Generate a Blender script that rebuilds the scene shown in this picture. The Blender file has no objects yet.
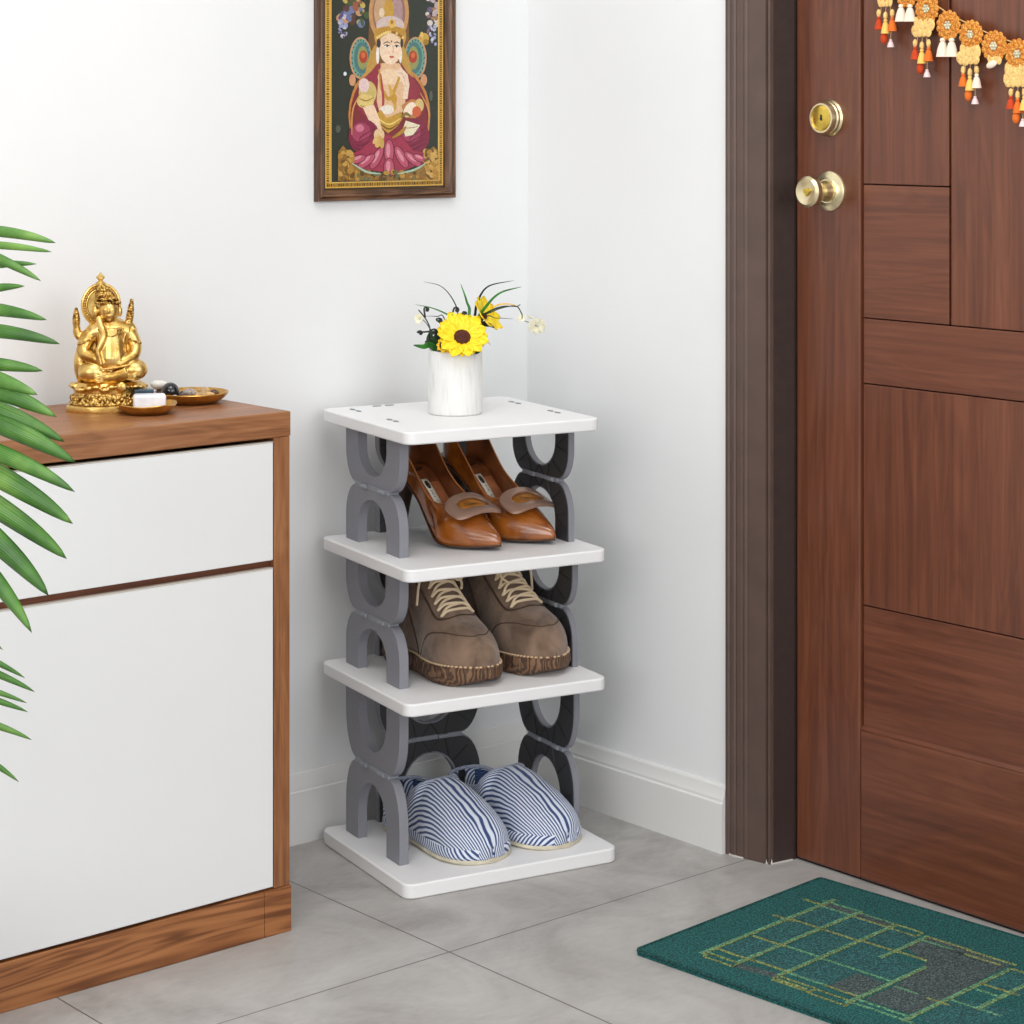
import bpy, bmesh, math, random
from mathutils import Vector, Matrix, noise
random.seed(4)
PI = math.pi
S = bpy.context.scene
COL = S.collection

# ---------------------------------------------------------------- camera maths (level camera, lens shifted down)
FPX, YH, CH = 2269.0, 112.0, 1.15
_n = math.hypot(.652, .758)
FW = (.652/_n, .758/_n); RT = (FW[1], -FW[0])
_Z0 = FPX*CH/672; _L0 = 15/FPX*_Z0
CX, CY = -(_Z0*FW[0]+_L0*RT[0]), -(_Z0*FW[1]+_L0*RT[1])
def ray(px, py):
    a = (px-512)/FPX; b = (YH-py)/FPX
    return Vector((FW[0]+a*RT[0], FW[1]+a*RT[1], b))
CAM = Vector((CX, CY, CH))
def atz(px, py, z):
    d = ray(px, py); return CAM+d*((z-CH)/d.z)
def aty(px, py, y):
    d = ray(px, py); return CAM+d*((y-CY)/d.y)
def atx(px, py, x):
    d = ray(px, py); return CAM+d*((x-CX)/d.x)
def atd(px, py, depth):
    return CAM+ray(px, py)*depth

# ---------------------------------------------------------------- colours and materials
def lin(c):
    return tuple((v/255/12.92 if v/255 <= .04045 else ((v/255+.055)/1.055)**2.4) for v in c)+(1,)
class NT:
    def __init__(s, name):
        s.m = bpy.data.materials.new(name); s.m.use_nodes = True
        s.t = s.m.node_tree; s.b = s.t.nodes['Principled BSDF']
    def n(s, typ, **kw):
        nd = s.t.nodes.new(typ)
        for k, v in kw.items():
            if k in nd.inputs: nd.inputs[k].default_value = v
            else: setattr(nd, k, v)
        return nd
    def l(s, a, b): s.t.links.new(a, b)
    def ramp(s, fac, stops):
        r = s.t.nodes.new('ShaderNodeValToRGB'); e = r.color_ramp.elements
        while len(e) > 1: e.remove(e[-1])
        e[0].position = stops[0][0]; e[0].color = lin(stops[0][1])
        for p, c in stops[1:]:
            q = e.new(p); q.color = lin(c)
        s.l(fac, r.inputs[0]); return r.outputs[0]
    def coords(s, kind='Object', scale=(1,1,1), rot=(0,0,0), loc=(0,0,0)):
        tc = s.t.nodes.new('ShaderNodeTexCoord'); mp = s.t.nodes.new('ShaderNodeMapping')
        mp.inputs['Scale'].default_value = scale; mp.inputs['Rotation'].default_value = rot; mp.inputs['Location'].default_value = loc
        s.l(tc.outputs[kind], mp.inputs[0]); return mp.outputs[0]
    def bump(s, h, strength=.3, dist=.001):
        b = s.t.nodes.new('ShaderNodeBump'); b.inputs['Strength'].default_value = strength; b.inputs['Distance'].default_value = dist
        s.l(h, b.inputs['Height']); s.l(b.outputs[0], s.b.inputs['Normal'])
    def mix(s, f, a, b, mode='MIX'):
        m = s.t.nodes.new('ShaderNodeMix'); m.data_type = 'RGBA'; m.blend_type = mode
        for sock, v in ((m.inputs[0], f), (m.inputs[6], a), (m.inputs[7], b)):
            if hasattr(v, 'links'): s.l(v, sock)
            else: sock.default_value = v
        return m.outputs[2]
    def set(s, **kw):
        for k, v in kw.items():
            s.b.inputs[k.replace('_', ' ')].default_value = v
        return s
def mat(name, c, rough=.5, metal=0, nscale=0, namt=.12, bump=0, bscale=200, coat=0, bdist=.001):
    t = NT(name); t.set(Base_Color=lin(c), Roughness=rough, Metallic=metal)
    if coat: t.b.inputs['Coat Weight'].default_value = coat; t.b.inputs['Coat Roughness'].default_value = .12
    if nscale:
        nz = t.n('ShaderNodeTexNoise', Scale=nscale, Detail=4.0); t.l(t.coords(), nz.inputs['Vector'])
        d = tuple(max(0, v*(1-namt)) for v in c); u = tuple(min(255, v*(1+namt)) for v in c)
        t.l(t.ramp(nz.outputs['Fac'], [(.3, d), (.7, u)]), t.b.inputs['Base Color'])
    if bump:
        nz = t.n('ShaderNodeTexNoise', Scale=bscale, Detail=3.0); t.l(t.coords(), nz.inputs['Vector'])
        t.bump(nz.outputs['Fac'], bump, bdist)
    return t.m
def wood(name, cols, axis, scale=1.0, rough=.45, figure=0.0, bump=.15, coat=0):
    """grain runs along axis (0 x, 1 y, 2 z)"""
    t = NT(name); t.set(Roughness=rough)
    if coat: t.b.inputs['Coat Weight'].default_value = coat; t.b.inputs['Coat Roughness'].default_value = .25
    sc = [90*scale]*3; sc[axis] = 3.0*scale
    co = t.coords('Object', tuple(sc))
    n1 = t.n('ShaderNodeTexNoise', Scale=1.0, Detail=7.0, Roughness=.62, Distortion=.6); t.l(co, n1.inputs['Vector'])
    sc2 = [16*scale]*3; sc2[axis] = 1.6*scale
    co2 = t.coords('Object', tuple(sc2))
    n2 = t.n('ShaderNodeTexNoise', Scale=1.0, Detail=3.0, Distortion=1.2); t.l(co2, n2.inputs['Vector'])
    # growth-ring figure: sine of a smooth warped field
    mth = t.n('ShaderNodeMath', operation='MULTIPLY'); mth.inputs[1].default_value = 62.0; t.l(n2.outputs['Fac'], mth.inputs[0])
    sn = t.n('ShaderNodeMath', operation='SINE'); t.l(mth.outputs[0], sn.inputs[0])
    ma = t.n('ShaderNodeMath', operation='MULTIPLY_ADD'); ma.inputs[1].default_value = .5*figure; ma.inputs[2].default_value = 0
    t.l(sn.outputs[0], ma.inputs[0])
    ad = t.n('ShaderNodeMath', operation='ADD'); t.l(n1.outputs['Fac'], ad.inputs[0]); t.l(ma.outputs[0], ad.inputs[1])
    a2 = t.n('ShaderNodeMath', operation='MULTIPLY_ADD'); a2.inputs[1].default_value = .5; t.l(n2.outputs['Fac'], a2.inputs[0]); a2.inputs[1].default_value = .5; t.l(ad.outputs[0], a2.inputs[2])
    m3 = t.n('ShaderNodeMath', operation='MULTIPLY'); m3.inputs[1].default_value = .667; t.l(a2.outputs[0], m3.inputs[0])
    t.l(t.ramp(m3.outputs[0], [(.32, cols[0]), (.5, cols[1]), (.68, cols[2])]), t.b.inputs['Base Color'])
    t.bump(n1.outputs['Fac'], bump, .0006)
    return t.m

M = {}
def wallmat():
    t = NT('white wall plaster'); t.set(Roughness=.85)
    nz = t.n('ShaderNodeTexNoise', Scale=2.2, Detail=4.0); t.l(t.coords(), nz.inputs['Vector'])
    t.l(t.ramp(nz.outputs['Fac'], [(.3, (228, 230, 231)), (.7, (234, 235, 235))]), t.b.inputs['Base Color'])
    n2 = t.n('ShaderNodeTexNoise', Scale=160.0, Detail=4.0); t.l(t.coords(), n2.inputs['Vector'])
    t.bump(n2.outputs['Fac'], .12, .001); return t.m
M['wall'] = wallmat()
M['base'] = mat('white gloss trim paint', (226, 226, 224), .35, bump=.04, bscale=60)
M['ceiling'] = mat('ceiling paint', (236, 236, 235), .9)
def floormat():
    t = NT('grey stone tile'); t.set(Roughness=.42)
    co = t.coords()
    n1 = t.n('ShaderNodeTexNoise', Scale=5.0, Detail=9.0, Roughness=.62, Distortion=1.4); t.l(co, n1.inputs['Vector'])
    n2 = t.n('ShaderNodeTexNoise', Scale=38.0, Detail=6.0, Roughness=.7); t.l(t.coords('Object', (1, 2.4, 1), (0, 0, .5)), n2.inputs['Vector'])
    ad = t.n('ShaderNodeMath', operation='MULTIPLY_ADD'); ad.inputs[1].default_value = .35
    t.l(n2.outputs['Fac'], ad.inputs[0]); t.l(n1.outputs['Fac'], ad.inputs[2])
    c = t.ramp(ad.outputs[0], [(.45, (150, 146, 143)), (.66, (170, 167, 164)), (.9, (186, 184, 181))])
    sx = t.n('ShaderNodeSeparateXYZ'); t.l(co, sx.inputs[0])
    def line(sock, pos, w=.0011):
        s = t.n('ShaderNodeMath', operation='SUBTRACT'); t.l(sock, s.inputs[0]); s.inputs[1].default_value = pos
        a = t.n('ShaderNodeMath', operation='ABSOLUTE'); t.l(s.outputs[0], a.inputs[0])
        g = t.n('ShaderNodeMath', operation='LESS_THAN'); t.l(a.outputs[0], g.inputs[0]); g.inputs[1].default_value = w
        return g.outputs[0]
    cur = None
    for sk, p in [('X', -.591), ('X', -1.078), ('X', -1.565), ('X', -2.05), ('X', -2.54), ('Y', -.516), ('Y', -1.49), ('Y', -2.46)]:
        g = line(sx.outputs[sk], p)
        if cur is None: cur = g
        else:
            m = t.n('ShaderNodeMath', operation='MAXIMUM'); t.l(cur, m.inputs[0]); t.l(g, m.inputs[1]); cur = m.outputs[0]
    t.l(t.mix(cur, c, lin((98, 94, 90))), t.b.inputs['Base Color'])
    inv = t.n('ShaderNodeMath', operation='SUBTRACT'); inv.inputs[0].default_value = 1; t.l(cur, inv.inputs[1])
    t.bump(inv.outputs[0], .35, .001); return t.m
M['floor'] = floormat()
OAK = [(112, 68, 38), (146, 95, 58), (170, 118, 78)]
M['oak_x'] = wood('oak grain lengthwise', OAK, 0, 1.5, .4, .12)
M['oak_z'] = wood('oak grain upright', OAK, 2, 1.5, .4, .1)
M['oak_fig'] = wood('oak figured plinth', [(108, 62, 28), (150, 94, 52), (170, 112, 66)], 0, .9, .45, .36)
M['oak_gap'] = wood('oak recess', [(84, 44, 24), (120, 66, 38), (140, 84, 50)], 0, 1, .5)
M['lacquer'] = mat('white lacquered board', (228, 229, 229), .3, nscale=3, namt=.008)
M['lip'] = mat('panel edge lip', (198, 190, 180), .4)
DW = [(84, 43, 26), (104, 57, 36), (122, 71, 47)]
M['door_v'] = wood('door veneer upright', DW, 2, .8, .38, .12, .05, coat=.25)
M['door_h'] = wood('door veneer crosswise', DW, 1, .9, .38, .10, .05, coat=.25)
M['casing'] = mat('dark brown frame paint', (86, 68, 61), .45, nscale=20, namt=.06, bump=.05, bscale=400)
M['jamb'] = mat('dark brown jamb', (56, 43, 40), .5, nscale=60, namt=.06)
M['black'] = mat('black rubber', (14, 12, 12), .7)
M['caulk'] = mat('caulk', (205, 200, 192), .8)
M['brass'] = mat('satin brass', (230, 216, 176), .3, 1, nscale=30, namt=.04)
M['brass_y'] = mat('polished brass cylinder', (214, 184, 84), .22, 1, nscale=60, namt=.12)
M['brass_dk'] = mat('aged brass', (124, 100, 62), .35, 1)
M['plate'] = mat('white moulded plastic', (236, 236, 237), .42, bump=.02, bscale=300)
M['grey'] = mat('grey moulded plastic', (132, 133, 141), .5, bump=.15, bscale=900, bdist=.0004)
M['grey_lt'] = mat('light grey plastic rim', (142, 146, 154), .4)
M['char'] = mat('charcoal ribbed plastic', (58, 58, 60), .45, bump=.1, bscale=500)
M['char_line'] = mat('charcoal rib line', (30, 30, 32), .5)
M['slot'] = mat('grey clip', (112, 120, 128), .4)
def gold():
    t = NT('antique gold'); t.set(Metallic=1.0, Roughness=.3)
    nz = t.n('ShaderNodeTexNoise', Scale=45.0, Detail=5.0); t.l(t.coords(), nz.inputs['Vector'])
    t.l(t.ramp(nz.outputs['Fac'], [(.3, (176, 134, 66)), (.5, (222, 184, 108)), (.7, (238, 208, 136))]), t.b.inputs['Base Color'])
    v = t.n('ShaderNodeTexNoise', Scale=260.0, Detail=2.0); t.l(t.coords(), v.inputs['Vector'])
    t.bump(v.outputs['Fac'], .3, .0012); return t.m
M['gold'] = gold()
def gold_orn():
    t = NT('gold with cast ornament'); t.set(Metallic=1.0, Roughness=.36)
    v = t.n('ShaderNodeTexVoronoi', Scale=260.0); t.l(t.coords(), v.inputs['Vector'])
    t.l(t.ramp(v.outputs['Distance'], [(0.0, (236, 204, 132)), (.45, (206, 164, 88)), (.8, (104, 74, 32))]), t.b.inputs['Base Color'])
    inv = t.n('ShaderNodeMath', operation='SUBTRACT'); inv.inputs[0].default_value = 1; t.l(v.outputs['Distance'], inv.inputs[1])
    t.bump(inv.outputs[0], .8, .002); return t.m
M['gold_orn'] = gold_orn()
M['dish'] = mat('gilded dish', (196, 150, 74), .3, .9, nscale=60, namt=.12)
def leather(name, c0, c1, c2, rough=.2):
    t = NT(name); t.set(Roughness=rough); t.b.inputs['Coat Weight'].default_value = .7; t.b.inputs['Coat Roughness'].default_value = .08
    nz = t.n('ShaderNodeTexNoise', Scale=22.0, Detail=4.0, Distortion=.8); t.l(t.coords(), nz.inputs['Vector'])
    t.l(t.ramp(nz.outputs['Fac'], [(.3, c0), (.5, c1), (.72, c2)]), t.b.inputs['Base Color'])
    n2 = t.n('ShaderNodeTexNoise', Scale=500.0); t.l(t.coords(), n2.inputs['Vector']); t.bump(n2.outputs['Fac'], .04, .0004)
    return t.m
M['pump'] = leather('amber brown patent leather', (92, 44, 12), (140, 75, 22), (172, 100, 36))
M['pump_in'] = leather('brown leather lining', (84, 42, 20), (118, 64, 30), (138, 80, 42), .42)
M['pump_pad'] = mat('insole pad', (164, 100, 62), .5, nscale=60, namt=.12)
M['pump_edge'] = mat('leather edge', (176, 108, 58), .35)
M['buckle'] = mat('rose bronze metal', (176, 142, 124), .3, .45)
M['buckle_in'] = mat('amber enamel', (160, 100, 26), .5, 0, nscale=80, namt=.2)
M['sole_dk'] = mat('dark sole', (58, 36, 24), .5)
M['label'] = mat('cream label', (250, 244, 226), .5)
M['ink'] = mat('black ink', (34, 26, 24), .5)
def suede():
    t = NT('taupe suede'); t.set(Roughness=.95); t.b.inputs['Sheen Weight'].default_value = .35
    nz = t.n('ShaderNodeTexNoise', Scale=26.0, Detail=6.0, Distortion=.6); t.l(t.coords(), nz.inputs['Vector'])
    t.l(t.ramp(nz.outputs['Fac'], [(.3, (92, 72, 57)), (.5, (124, 101, 83)), (.72, (146, 120, 102))]), t.b.inputs['Base Color'])
    n2 = t.n('ShaderNodeTexNoise', Scale=700.0); t.l(t.coords(), n2.inputs['Vector'])
    n3 = t.n('ShaderNodeTexNoise', Scale=55.0, Detail=4.0, Distortion=1.0); t.l(t.coords(), n3.inputs['Vector'])
    ad = t.n('ShaderNodeMath', operation='MULTIPLY_ADD'); ad.inputs[1].default_value = .25; t.l(n2.outputs['Fac'], ad.inputs[0]); t.l(n3.outputs['Fac'], ad.inputs[2])
    t.bump(ad.outputs[0], .6, .003)
    return t.m
M['suede'] = suede()
M['suede_dk'] = mat('dark brown collar', (72, 54, 40), .9, nscale=60, namt=.2)
M['suede_lt'] = mat('tan inner', (120, 78, 44), .8, nscale=60, namt=.2)
def crepe():
    t = NT('crepe rubber sole'); t.set(Roughness=.7)
    w = t.n('ShaderNodeTexWave', Scale=75.0, Distortion=9.0, Detail=2.0); w.inputs['Detail Scale'].default_value = 1.2
    t.l(t.coords('Object', (.8, 1, .35)), w.inputs['Vector'])
    t.l(t.ramp(w.outputs['Fac'], [(.1, (74, 52, 38)), (.5, (98, 72, 54)), (.9, (126, 94, 68))]), t.b.inputs['Base Color'])
    t.bump(w.outputs['Fac'], .7, .002); return t.m
M['crepe'] = crepe()
M['thread'] = mat('cream welt stitching', (206, 178, 142), .8)
M['thread_dk'] = mat('brown seam', (78, 58, 44), .85)
M['lace'] = mat('beige laces', (234, 212, 178), .8, bump=.3, bscale=900)
def stripes():
    t = NT('blue and white striped cotton'); t.set(Roughness=.9); t.b.inputs['Sheen Weight'].default_value = .2
    tc = t.n('ShaderNodeUVMap'); sx = t.n('ShaderNodeSeparateXYZ'); t.l(tc.outputs[0], sx.inputs[0])
    nz = t.n('ShaderNodeTexNoise', Scale=16.0, Detail=2.0); t.l(t.coords(), nz.inputs['Vector'])
    a = t.n('ShaderNodeMath', operation='MULTIPLY_ADD'); t.l(nz.outputs['Fac'], a.inputs[0]); a.inputs[1].default_value = .05; t.l(sx.outputs['X'], a.inputs[2])
    m = t.n('ShaderNodeMath', operation='MULTIPLY'); t.l(a.outputs[0], m.inputs[0]); m.inputs[1].default_value = 2*PI*38
    s = t.n('ShaderNodeMath', operation='SINE'); t.l(m.outputs[0], s.inputs[0])
    ma = t.n('ShaderNodeMath', operation='MULTIPLY_ADD'); t.l(s.outputs[0], ma.inputs[0]); ma.inputs[1].default_value = .5; ma.inputs[2].default_value = .5
    t.l(t.ramp(ma.outputs[0], [(.25, (50, 70, 120)), (.42, (128, 148, 192)), (.58, (222, 228, 240))]), t.b.inputs['Base Color'])
    t.bump(ma.outputs[0], .3, .001); return t.m
M['stripe'] = stripes()
def denim():
    t = NT('navy speckled lining'); t.set(Roughness=.95)
    v = t.n('ShaderNodeTexChecker', Scale=420.0); t.l(t.coords(), v.inputs['Vector'])
    v.inputs['Color1'].default_value = lin((40, 62, 104)); v.inputs['Color2'].default_value = lin((78, 104, 150))
    t.l(v.outputs['Color'], t.b.inputs['Base Color']); return t.m
M['navy'] = denim()
M['slip_sole'] = mat('cream slipper sole', (206, 198, 176), .7, nscale=50, namt=.08)
def vasemat():
    t = NT('rough white glaze'); t.set(Roughness=.6)
    nz = t.n('ShaderNodeTexNoise', Scale=1.0, Detail=5.0, Distortion=.5); t.l(t.coords('Object', (150, 150, 22)), nz.inputs['Vector'])
    t.l(t.ramp(nz.outputs['Fac'], [(.3, (218, 217, 212)), (.45, (230, 230, 228)), (.7, (236, 236, 236))]), t.b.inputs['Base Color'])
    t.bump(nz.outputs['Fac'], .7, .0016); return t.m
M['vase'] = vasemat()
def petal(name, c0, c1):
    t = NT(name); t.set(Roughness=.55)
    nz = t.n('ShaderNodeTexNoise', Scale=140.0, Detail=2.0); t.l(t.coords(), nz.inputs['Vector'])
    t.l(t.ramp(nz.outputs['Fac'], [(.35, c0), (.65, c1)]), t.b.inputs['Base Color']); return t.m
M['yellow'] = petal('yellow petal', (246, 208, 16), (255, 232, 40))
M['yel_or'] = petal('orange yellow petal', (240, 170, 20), (252, 214, 40))
M['cream'] = petal('cream petal', (232, 226, 190), (246, 242, 222))
M['fl_brown'] = mat('dark brown flower centre', (70, 28, 14), .8, nscale=500, namt=.5, bump=.8, bscale=900)
M['fl_dark'] = mat('dark curled stem', (26, 30, 30), .45)
M['green'] = mat('grass blade green', (42, 112, 34), .45, nscale=60, namt=.25)
M['green_dk'] = mat('dark leaf green', (28, 62, 30), .45, nscale=60, namt=.2)
def palm():
    t = NT('palm leaf'); t.set(Roughness=.42)
    uv = t.n('ShaderNodeUVMap'); sx = t.n('ShaderNodeSeparateXYZ'); t.l(uv.outputs[0], sx.inputs[0])
    m = t.n('ShaderNodeMath', operation='MULTIPLY'); t.l(sx.outputs['X'], m.inputs[0]); m.inputs[1].default_value = 2*PI*9
    s = t.n('ShaderNodeMath', operation='SINE'); t.l(m.outputs[0], s.inputs[0])
    nz = t.n('ShaderNodeTexNoise', Scale=18.0, Detail=3.0); t.l(t.coords(), nz.inputs['Vector'])
    a = t.n('ShaderNodeMath', operation='MULTIPLY_ADD'); t.l(s.outputs[0], a.inputs[0]); a.inputs[1].default_value = .06; t.l(nz.outputs['Fac'], a.inputs[2])
    t.l(t.ramp(a.outputs[0], [(.3, (50, 92, 32)), (.5, (72, 122, 44)), (.72, (120, 160, 72))]), t.b.inputs['Base Color'])
    t.b.inputs['Subsurface Weight'].default_value = 0
    t.bump(s.outputs[0], .2, .0005); return t.m
M['palm'] = palm()
M['pot'] = mat('terracotta grey pot', (140, 136, 130), .7, nscale=20)
M['soil'] = mat('potting soil', (50, 38, 28), .95, nscale=120, namt=.4)
M['marble'] = mat('white marble', (232, 232, 238), .4, nscale=60, namt=.05)
M['slate'] = mat('dark blue stone', (42, 62, 76), .2, nscale=90, namt=.25)
M['onyx'] = mat('black glossy bead', (14, 18, 26), .12, coat=.5)
M['pebble_w'] = mat('white pebble', (236, 234, 228), .4)
M['pebble_t'] = mat('tan pebble', (186, 152, 106), .5, nscale=150, namt=.25)
M['pebble_b'] = mat('brown pebble', (84, 62, 50), .3, nscale=150, namt=.4)
M['pebble_g'] = mat('banded grey pebble', (150, 138, 128), .3, nscale=220, namt=.35)
M['frame_w'] = wood('walnut picture frame', [(58, 36, 22), (88, 58, 38), (118, 84, 58)], 2, 1.3, .4, .3)
M['frame_h'] = wood('walnut picture frame crosswise', [(58, 36, 22), (88, 58, 38), (118, 84, 58)], 0, 1.3, .4, .3)
M['frame_in'] = mat('dark inner frame lip', (62, 46, 30), .5)
def vcol():
    t = NT('painted artwork'); t.set(Roughness=.35)
    a = t.n('ShaderNodeVertexColor', layer_name='Col')
    nz = t.n('ShaderNodeTexNoise', Scale=300.0, Detail=3.0); t.l(t.coords(), nz.inputs['Vector'])
    r = t.ramp(nz.outputs['Fac'], [(.3, (205, 205, 205)), (.7, (255, 255, 255))])
    t.l(t.mix(.6, a.outputs['Color'], r, 'MULTIPLY'), t.b.inputs['Base Color']); return t.m
M['paint'] = vcol()
def carpet(name, c):
    t = NT(name); t.set(Roughness=1.0)
    nz = t.n('ShaderNodeTexNoise', Scale=420.0, Detail=3.0); t.l(t.coords(), nz.inputs['Vector'])
    t.l(t.ramp(nz.outputs['Fac'], [(.32, tuple(v*.55 for v in c)), (.5, c), (.7, tuple(min(255, v*1.5+12) for v in c))]), t.b.inputs['Base Color'])
    t.bump(nz.outputs['Fac'], 1.0, .003); return t.m
M['mat_g'] = carpet('teal green pile', (20, 82, 80))
M['mat_d'] = carpet('slate grey pile', (62, 76, 76))
M['mat_t'] = carpet('mid teal pile', (34, 84, 84))
M['mat_l'] = carpet('yellow green yarn', (118, 128, 76))
M['mat_l2'] = carpet('sea green yarn', (84, 132, 100))
M['mat_e'] = carpet('bound edge', (14, 66, 64))
def scarf(name, a, b):
    t = NT(name); t.set(Roughness=.8)
    v = t.n('ShaderNodeTexVoronoi', Scale=420.0); t.l(t.coords(), v.inputs['Vector'])
    t.l(t.ramp(v.outputs['Distance'], [(.1, a), (.6, b)]), t.b.inputs['Base Color'])
    t.bump(v.outputs['Distance'], .6, .0015); return t.m
M['med'] = scarf('golden crochet', (248, 196, 96), (202, 116, 30))
M['med_c'] = mat('silver medallion centre', (200, 190, 160), .4, .3, nscale=600, namt=.3)
M['ruffle'] = mat('cream gold petals', (240, 192, 118), .7, nscale=300, namt=.12, bump=.4, bscale=600)
M['t_white'] = mat('ivory tassel', (246, 226, 206), .85, bump=.5, bscale=500)
M['t_or'] = mat('orange tassel', (226, 112, 30), .85, bump=.5, bscale=500)
M['t_red'] = mat('red orange tassel', (196, 64, 18), .85, bump=.5, bscale=500)
M['t_ye'] = mat('yellow tassel', (244, 200, 104), .85, bump=.5, bscale=500)
M['t_pink'] = mat('pale pink bead', (236, 208, 206), .3)
M['cordm'] = mat('gold string', (222, 176, 110), .7)

# ---------------------------------------------------------------- mesh helper
class MB:
    def __init__(s): s.v = []; s.f = []; s.mi = []; s.uv = {}; s.col = {}
    def add(s, vs, fs, m=0, uvs=None, col=None):
        o = len(s.v); s.v += [Vector(p) for p in vs]
        for k, f in enumerate(fs):
            s.f.append([i+o for i in f]); s.mi.append(m)
            if uvs: s.uv[len(s.f)-1] = [uvs[i] for i in f]
            if col: s.col[len(s.f)-1] = col
        return s
    def box(s, a, b, m=0):
        x0, y0, z0 = a; x1, y1, z1 = b
        v = [(x0,y0,z0),(x1,y0,z0),(x1,y1,z0),(x0,y1,z0),(x0,y0,z1),(x1,y0,z1),(x1,y1,z1),(x0,y1,z1)]
        return s.add(v, [(3,2,1,0),(4,5,6,7),(0,1,5,4),(1,2,6,5),(2,3,7,6),(3,0,4,7)], m)
    def prism(s, poly, z0, z1, m=0, T=None):
        """poly in xy extruded z0..z1, T maps (x,y,z)->point"""
        n = len(poly); T = T or (lambda p: p)
        v = [T((x, y, z0)) for x, y in poly]+[T((x, y, z1)) for x, y in poly]
        return s.add(v, [tuple(reversed(range(n))), tuple(range(n, 2*n))]+[(i, (i+1) % n, n+(i+1) % n, n+i) for i in range(n)], m)
    def grid(s, rows, m=0, closed=False, uv=None, capA=False, capB=False):
        nr, nc = len(rows), len(rows[0]); v = [p for r in rows for p in r]; fs = []; 
        uvs = [(j/(nc-1 if not closed else nc), i/(nr-1)) for i in range(nr) for j in range(nc)] if uv is None else uv
        for i in range(nr-1):
            for j in range(nc if closed else nc-1):
                k = (j+1) % nc; fs.append((i*nc+j, i*nc+k, (i+1)*nc+k, (i+1)*nc+j))
        if capA: fs.append(tuple(reversed(range(nc))))
        if capB: fs.append(tuple((nr-1)*nc+j for j in range(nc)))
        return s.add(v, fs, m, uvs)
    def tube(s, pts, r, n=8, m=0, flat=1.0, closed=False):
        pts = [Vector(p) for p in pts]; k = len(pts); rs = r if isinstance(r, (list, tuple)) else [r]*k
        up = None; rows = []
        for i, p in enumerate(pts):
            if closed: t = pts[(i+1) % k]-pts[i-1]
            else: t = pts[min(i+1, k-1)]-pts[max(i-1, 0)]
            t = t.normalized() if t.length > 1e-9 else Vector((0, 0, 1))
            if up is None:
                up = Vector((0, 0, 1)) if abs(t.z) < .9 else Vector((1, 0, 0))
            a = t.cross(up)
            if a.length < 1e-6: a = t.cross(Vector((0, 1, 0)))
            a.normalize(); b = a.cross(t).normalized(); up = b
            rows.append([p+a*math.cos(q*2*PI/n)*rs[i]+b*math.sin(q*2*PI/n)*rs[i]*flat for q in range(n)])
        if closed: rows.append(rows[0])
        return s.grid(rows, m, True, None, not closed, not closed)
    def lathe(s, prof, c=(0,0,0), n=32, m=0, sx=1, sy=1, T=None):
        T = T or (lambda p: p)
        rows = [[T((c[0]+r*sx*math.cos(q*2*PI/n), c[1]+r*sy*math.sin(q*2*PI/n), c[2]+z)) for q in range(n)] for r, z in prof]
        return s.grid(rows, m, True, None, prof[0][0] > 1e-5, prof[-1][0] > 1e-5)
    def ell(s, c, r, n=16, m=0, R=None):
        if not isinstance(r, (list, tuple)): r = (r, r, r)
        rows = []
        for i in range(n//2+1):
            th = PI*i/(n//2)
            row = []
            for q in range(n):
                p = Vector((r[0]*math.sin(th)*math.cos(q*2*PI/n), r[1]*math.sin(th)*math.sin(q*2*PI/n), -r[2]*math.cos(th)))
                if R: p = R @ p
                row.append(Vector(c)+p)
            rows.append(row)
        return s.grid(rows, m, True)
    def build(s, name, mats, parent=None, smooth=True, bevel=0, seg=2, origin=None, angle=40, solid=0, subd=0, remesh=0, M4=None, weld=1e-6):
        me = bpy.data.meshes.new(name)
        vs = s.v
        if M4: vs = [M4 @ p for p in vs]
        o3 = Vector(origin) if origin else Vector((0, 0, 0))
        me.from_pydata([tuple(p-o3) for p in vs], [], s.f)
        if not isinstance(mats, (list, tuple)): mats = [mats]
        for m in mats: me.materials.append(m)
        for i, p in enumerate(me.polygons): p.material_index = s.mi[i]; p.use_smooth = smooth
        if s.uv:
            ul = me.uv_layers.new(name='UVMap')
            for i, p in enumerate(me.polygons):
                if i in s.uv:
                    for li, u in zip(p.loop_indices, s.uv[i]): ul.data[li].uv = u
        if s.col:
            ca = me.color_attributes.new('Col', 'FLOAT_COLOR', 'CORNER')
            for i, p in enumerate(me.polygons):
                for li in p.loop_indices: ca.data[li].color = s.col.get(i, (1, 1, 1, 1))
        bm = bmesh.new(); bm.from_mesh(me)
        if not s.col: bmesh.ops.remove_doubles(bm, verts=bm.verts, dist=weld)
        if not solid: bmesh.ops.recalc_face_normals(bm, faces=bm.faces)
        if smooth:
            for e in bm.edges:
                if len(e.link_faces) == 2 and e.calc_face_angle(0) > math.radians(angle): e.smooth = False
        bm.to_mesh(me); bm.free(); me.update()
        o = bpy.data.objects.new(name, me); COL.objects.link(o); o.location = o3
        if solid:
            md = o.modifiers.new('S', 'SOLIDIFY'); md.thickness = solid; md.offset = 0
        if remesh:
            md = o.modifiers.new('R', 'REMESH'); md.mode = 'VOXEL'; md.voxel_size = remesh; md.use_smooth_shade = True
            md = o.modifiers.new('Sm', 'SMOOTH'); md.iterations = 3; md.factor = .5
        if bevel:
            md = o.modifiers.new('B', 'BEVEL'); md.width = bevel; md.segments = seg; md.limit_method = 'ANGLE'; md.angle_limit = math.radians(35); md.harden_normals = False
        if subd:
            md = o.modifiers.new('SS', 'SUBSURF'); md.levels = subd; md.render_levels = subd
        if parent:
            o.parent = parent
            o.location = o3-parent.location if not parent.get('_abs') else o3
            # parents are unrotated empties: keep world placement
        return o
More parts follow.
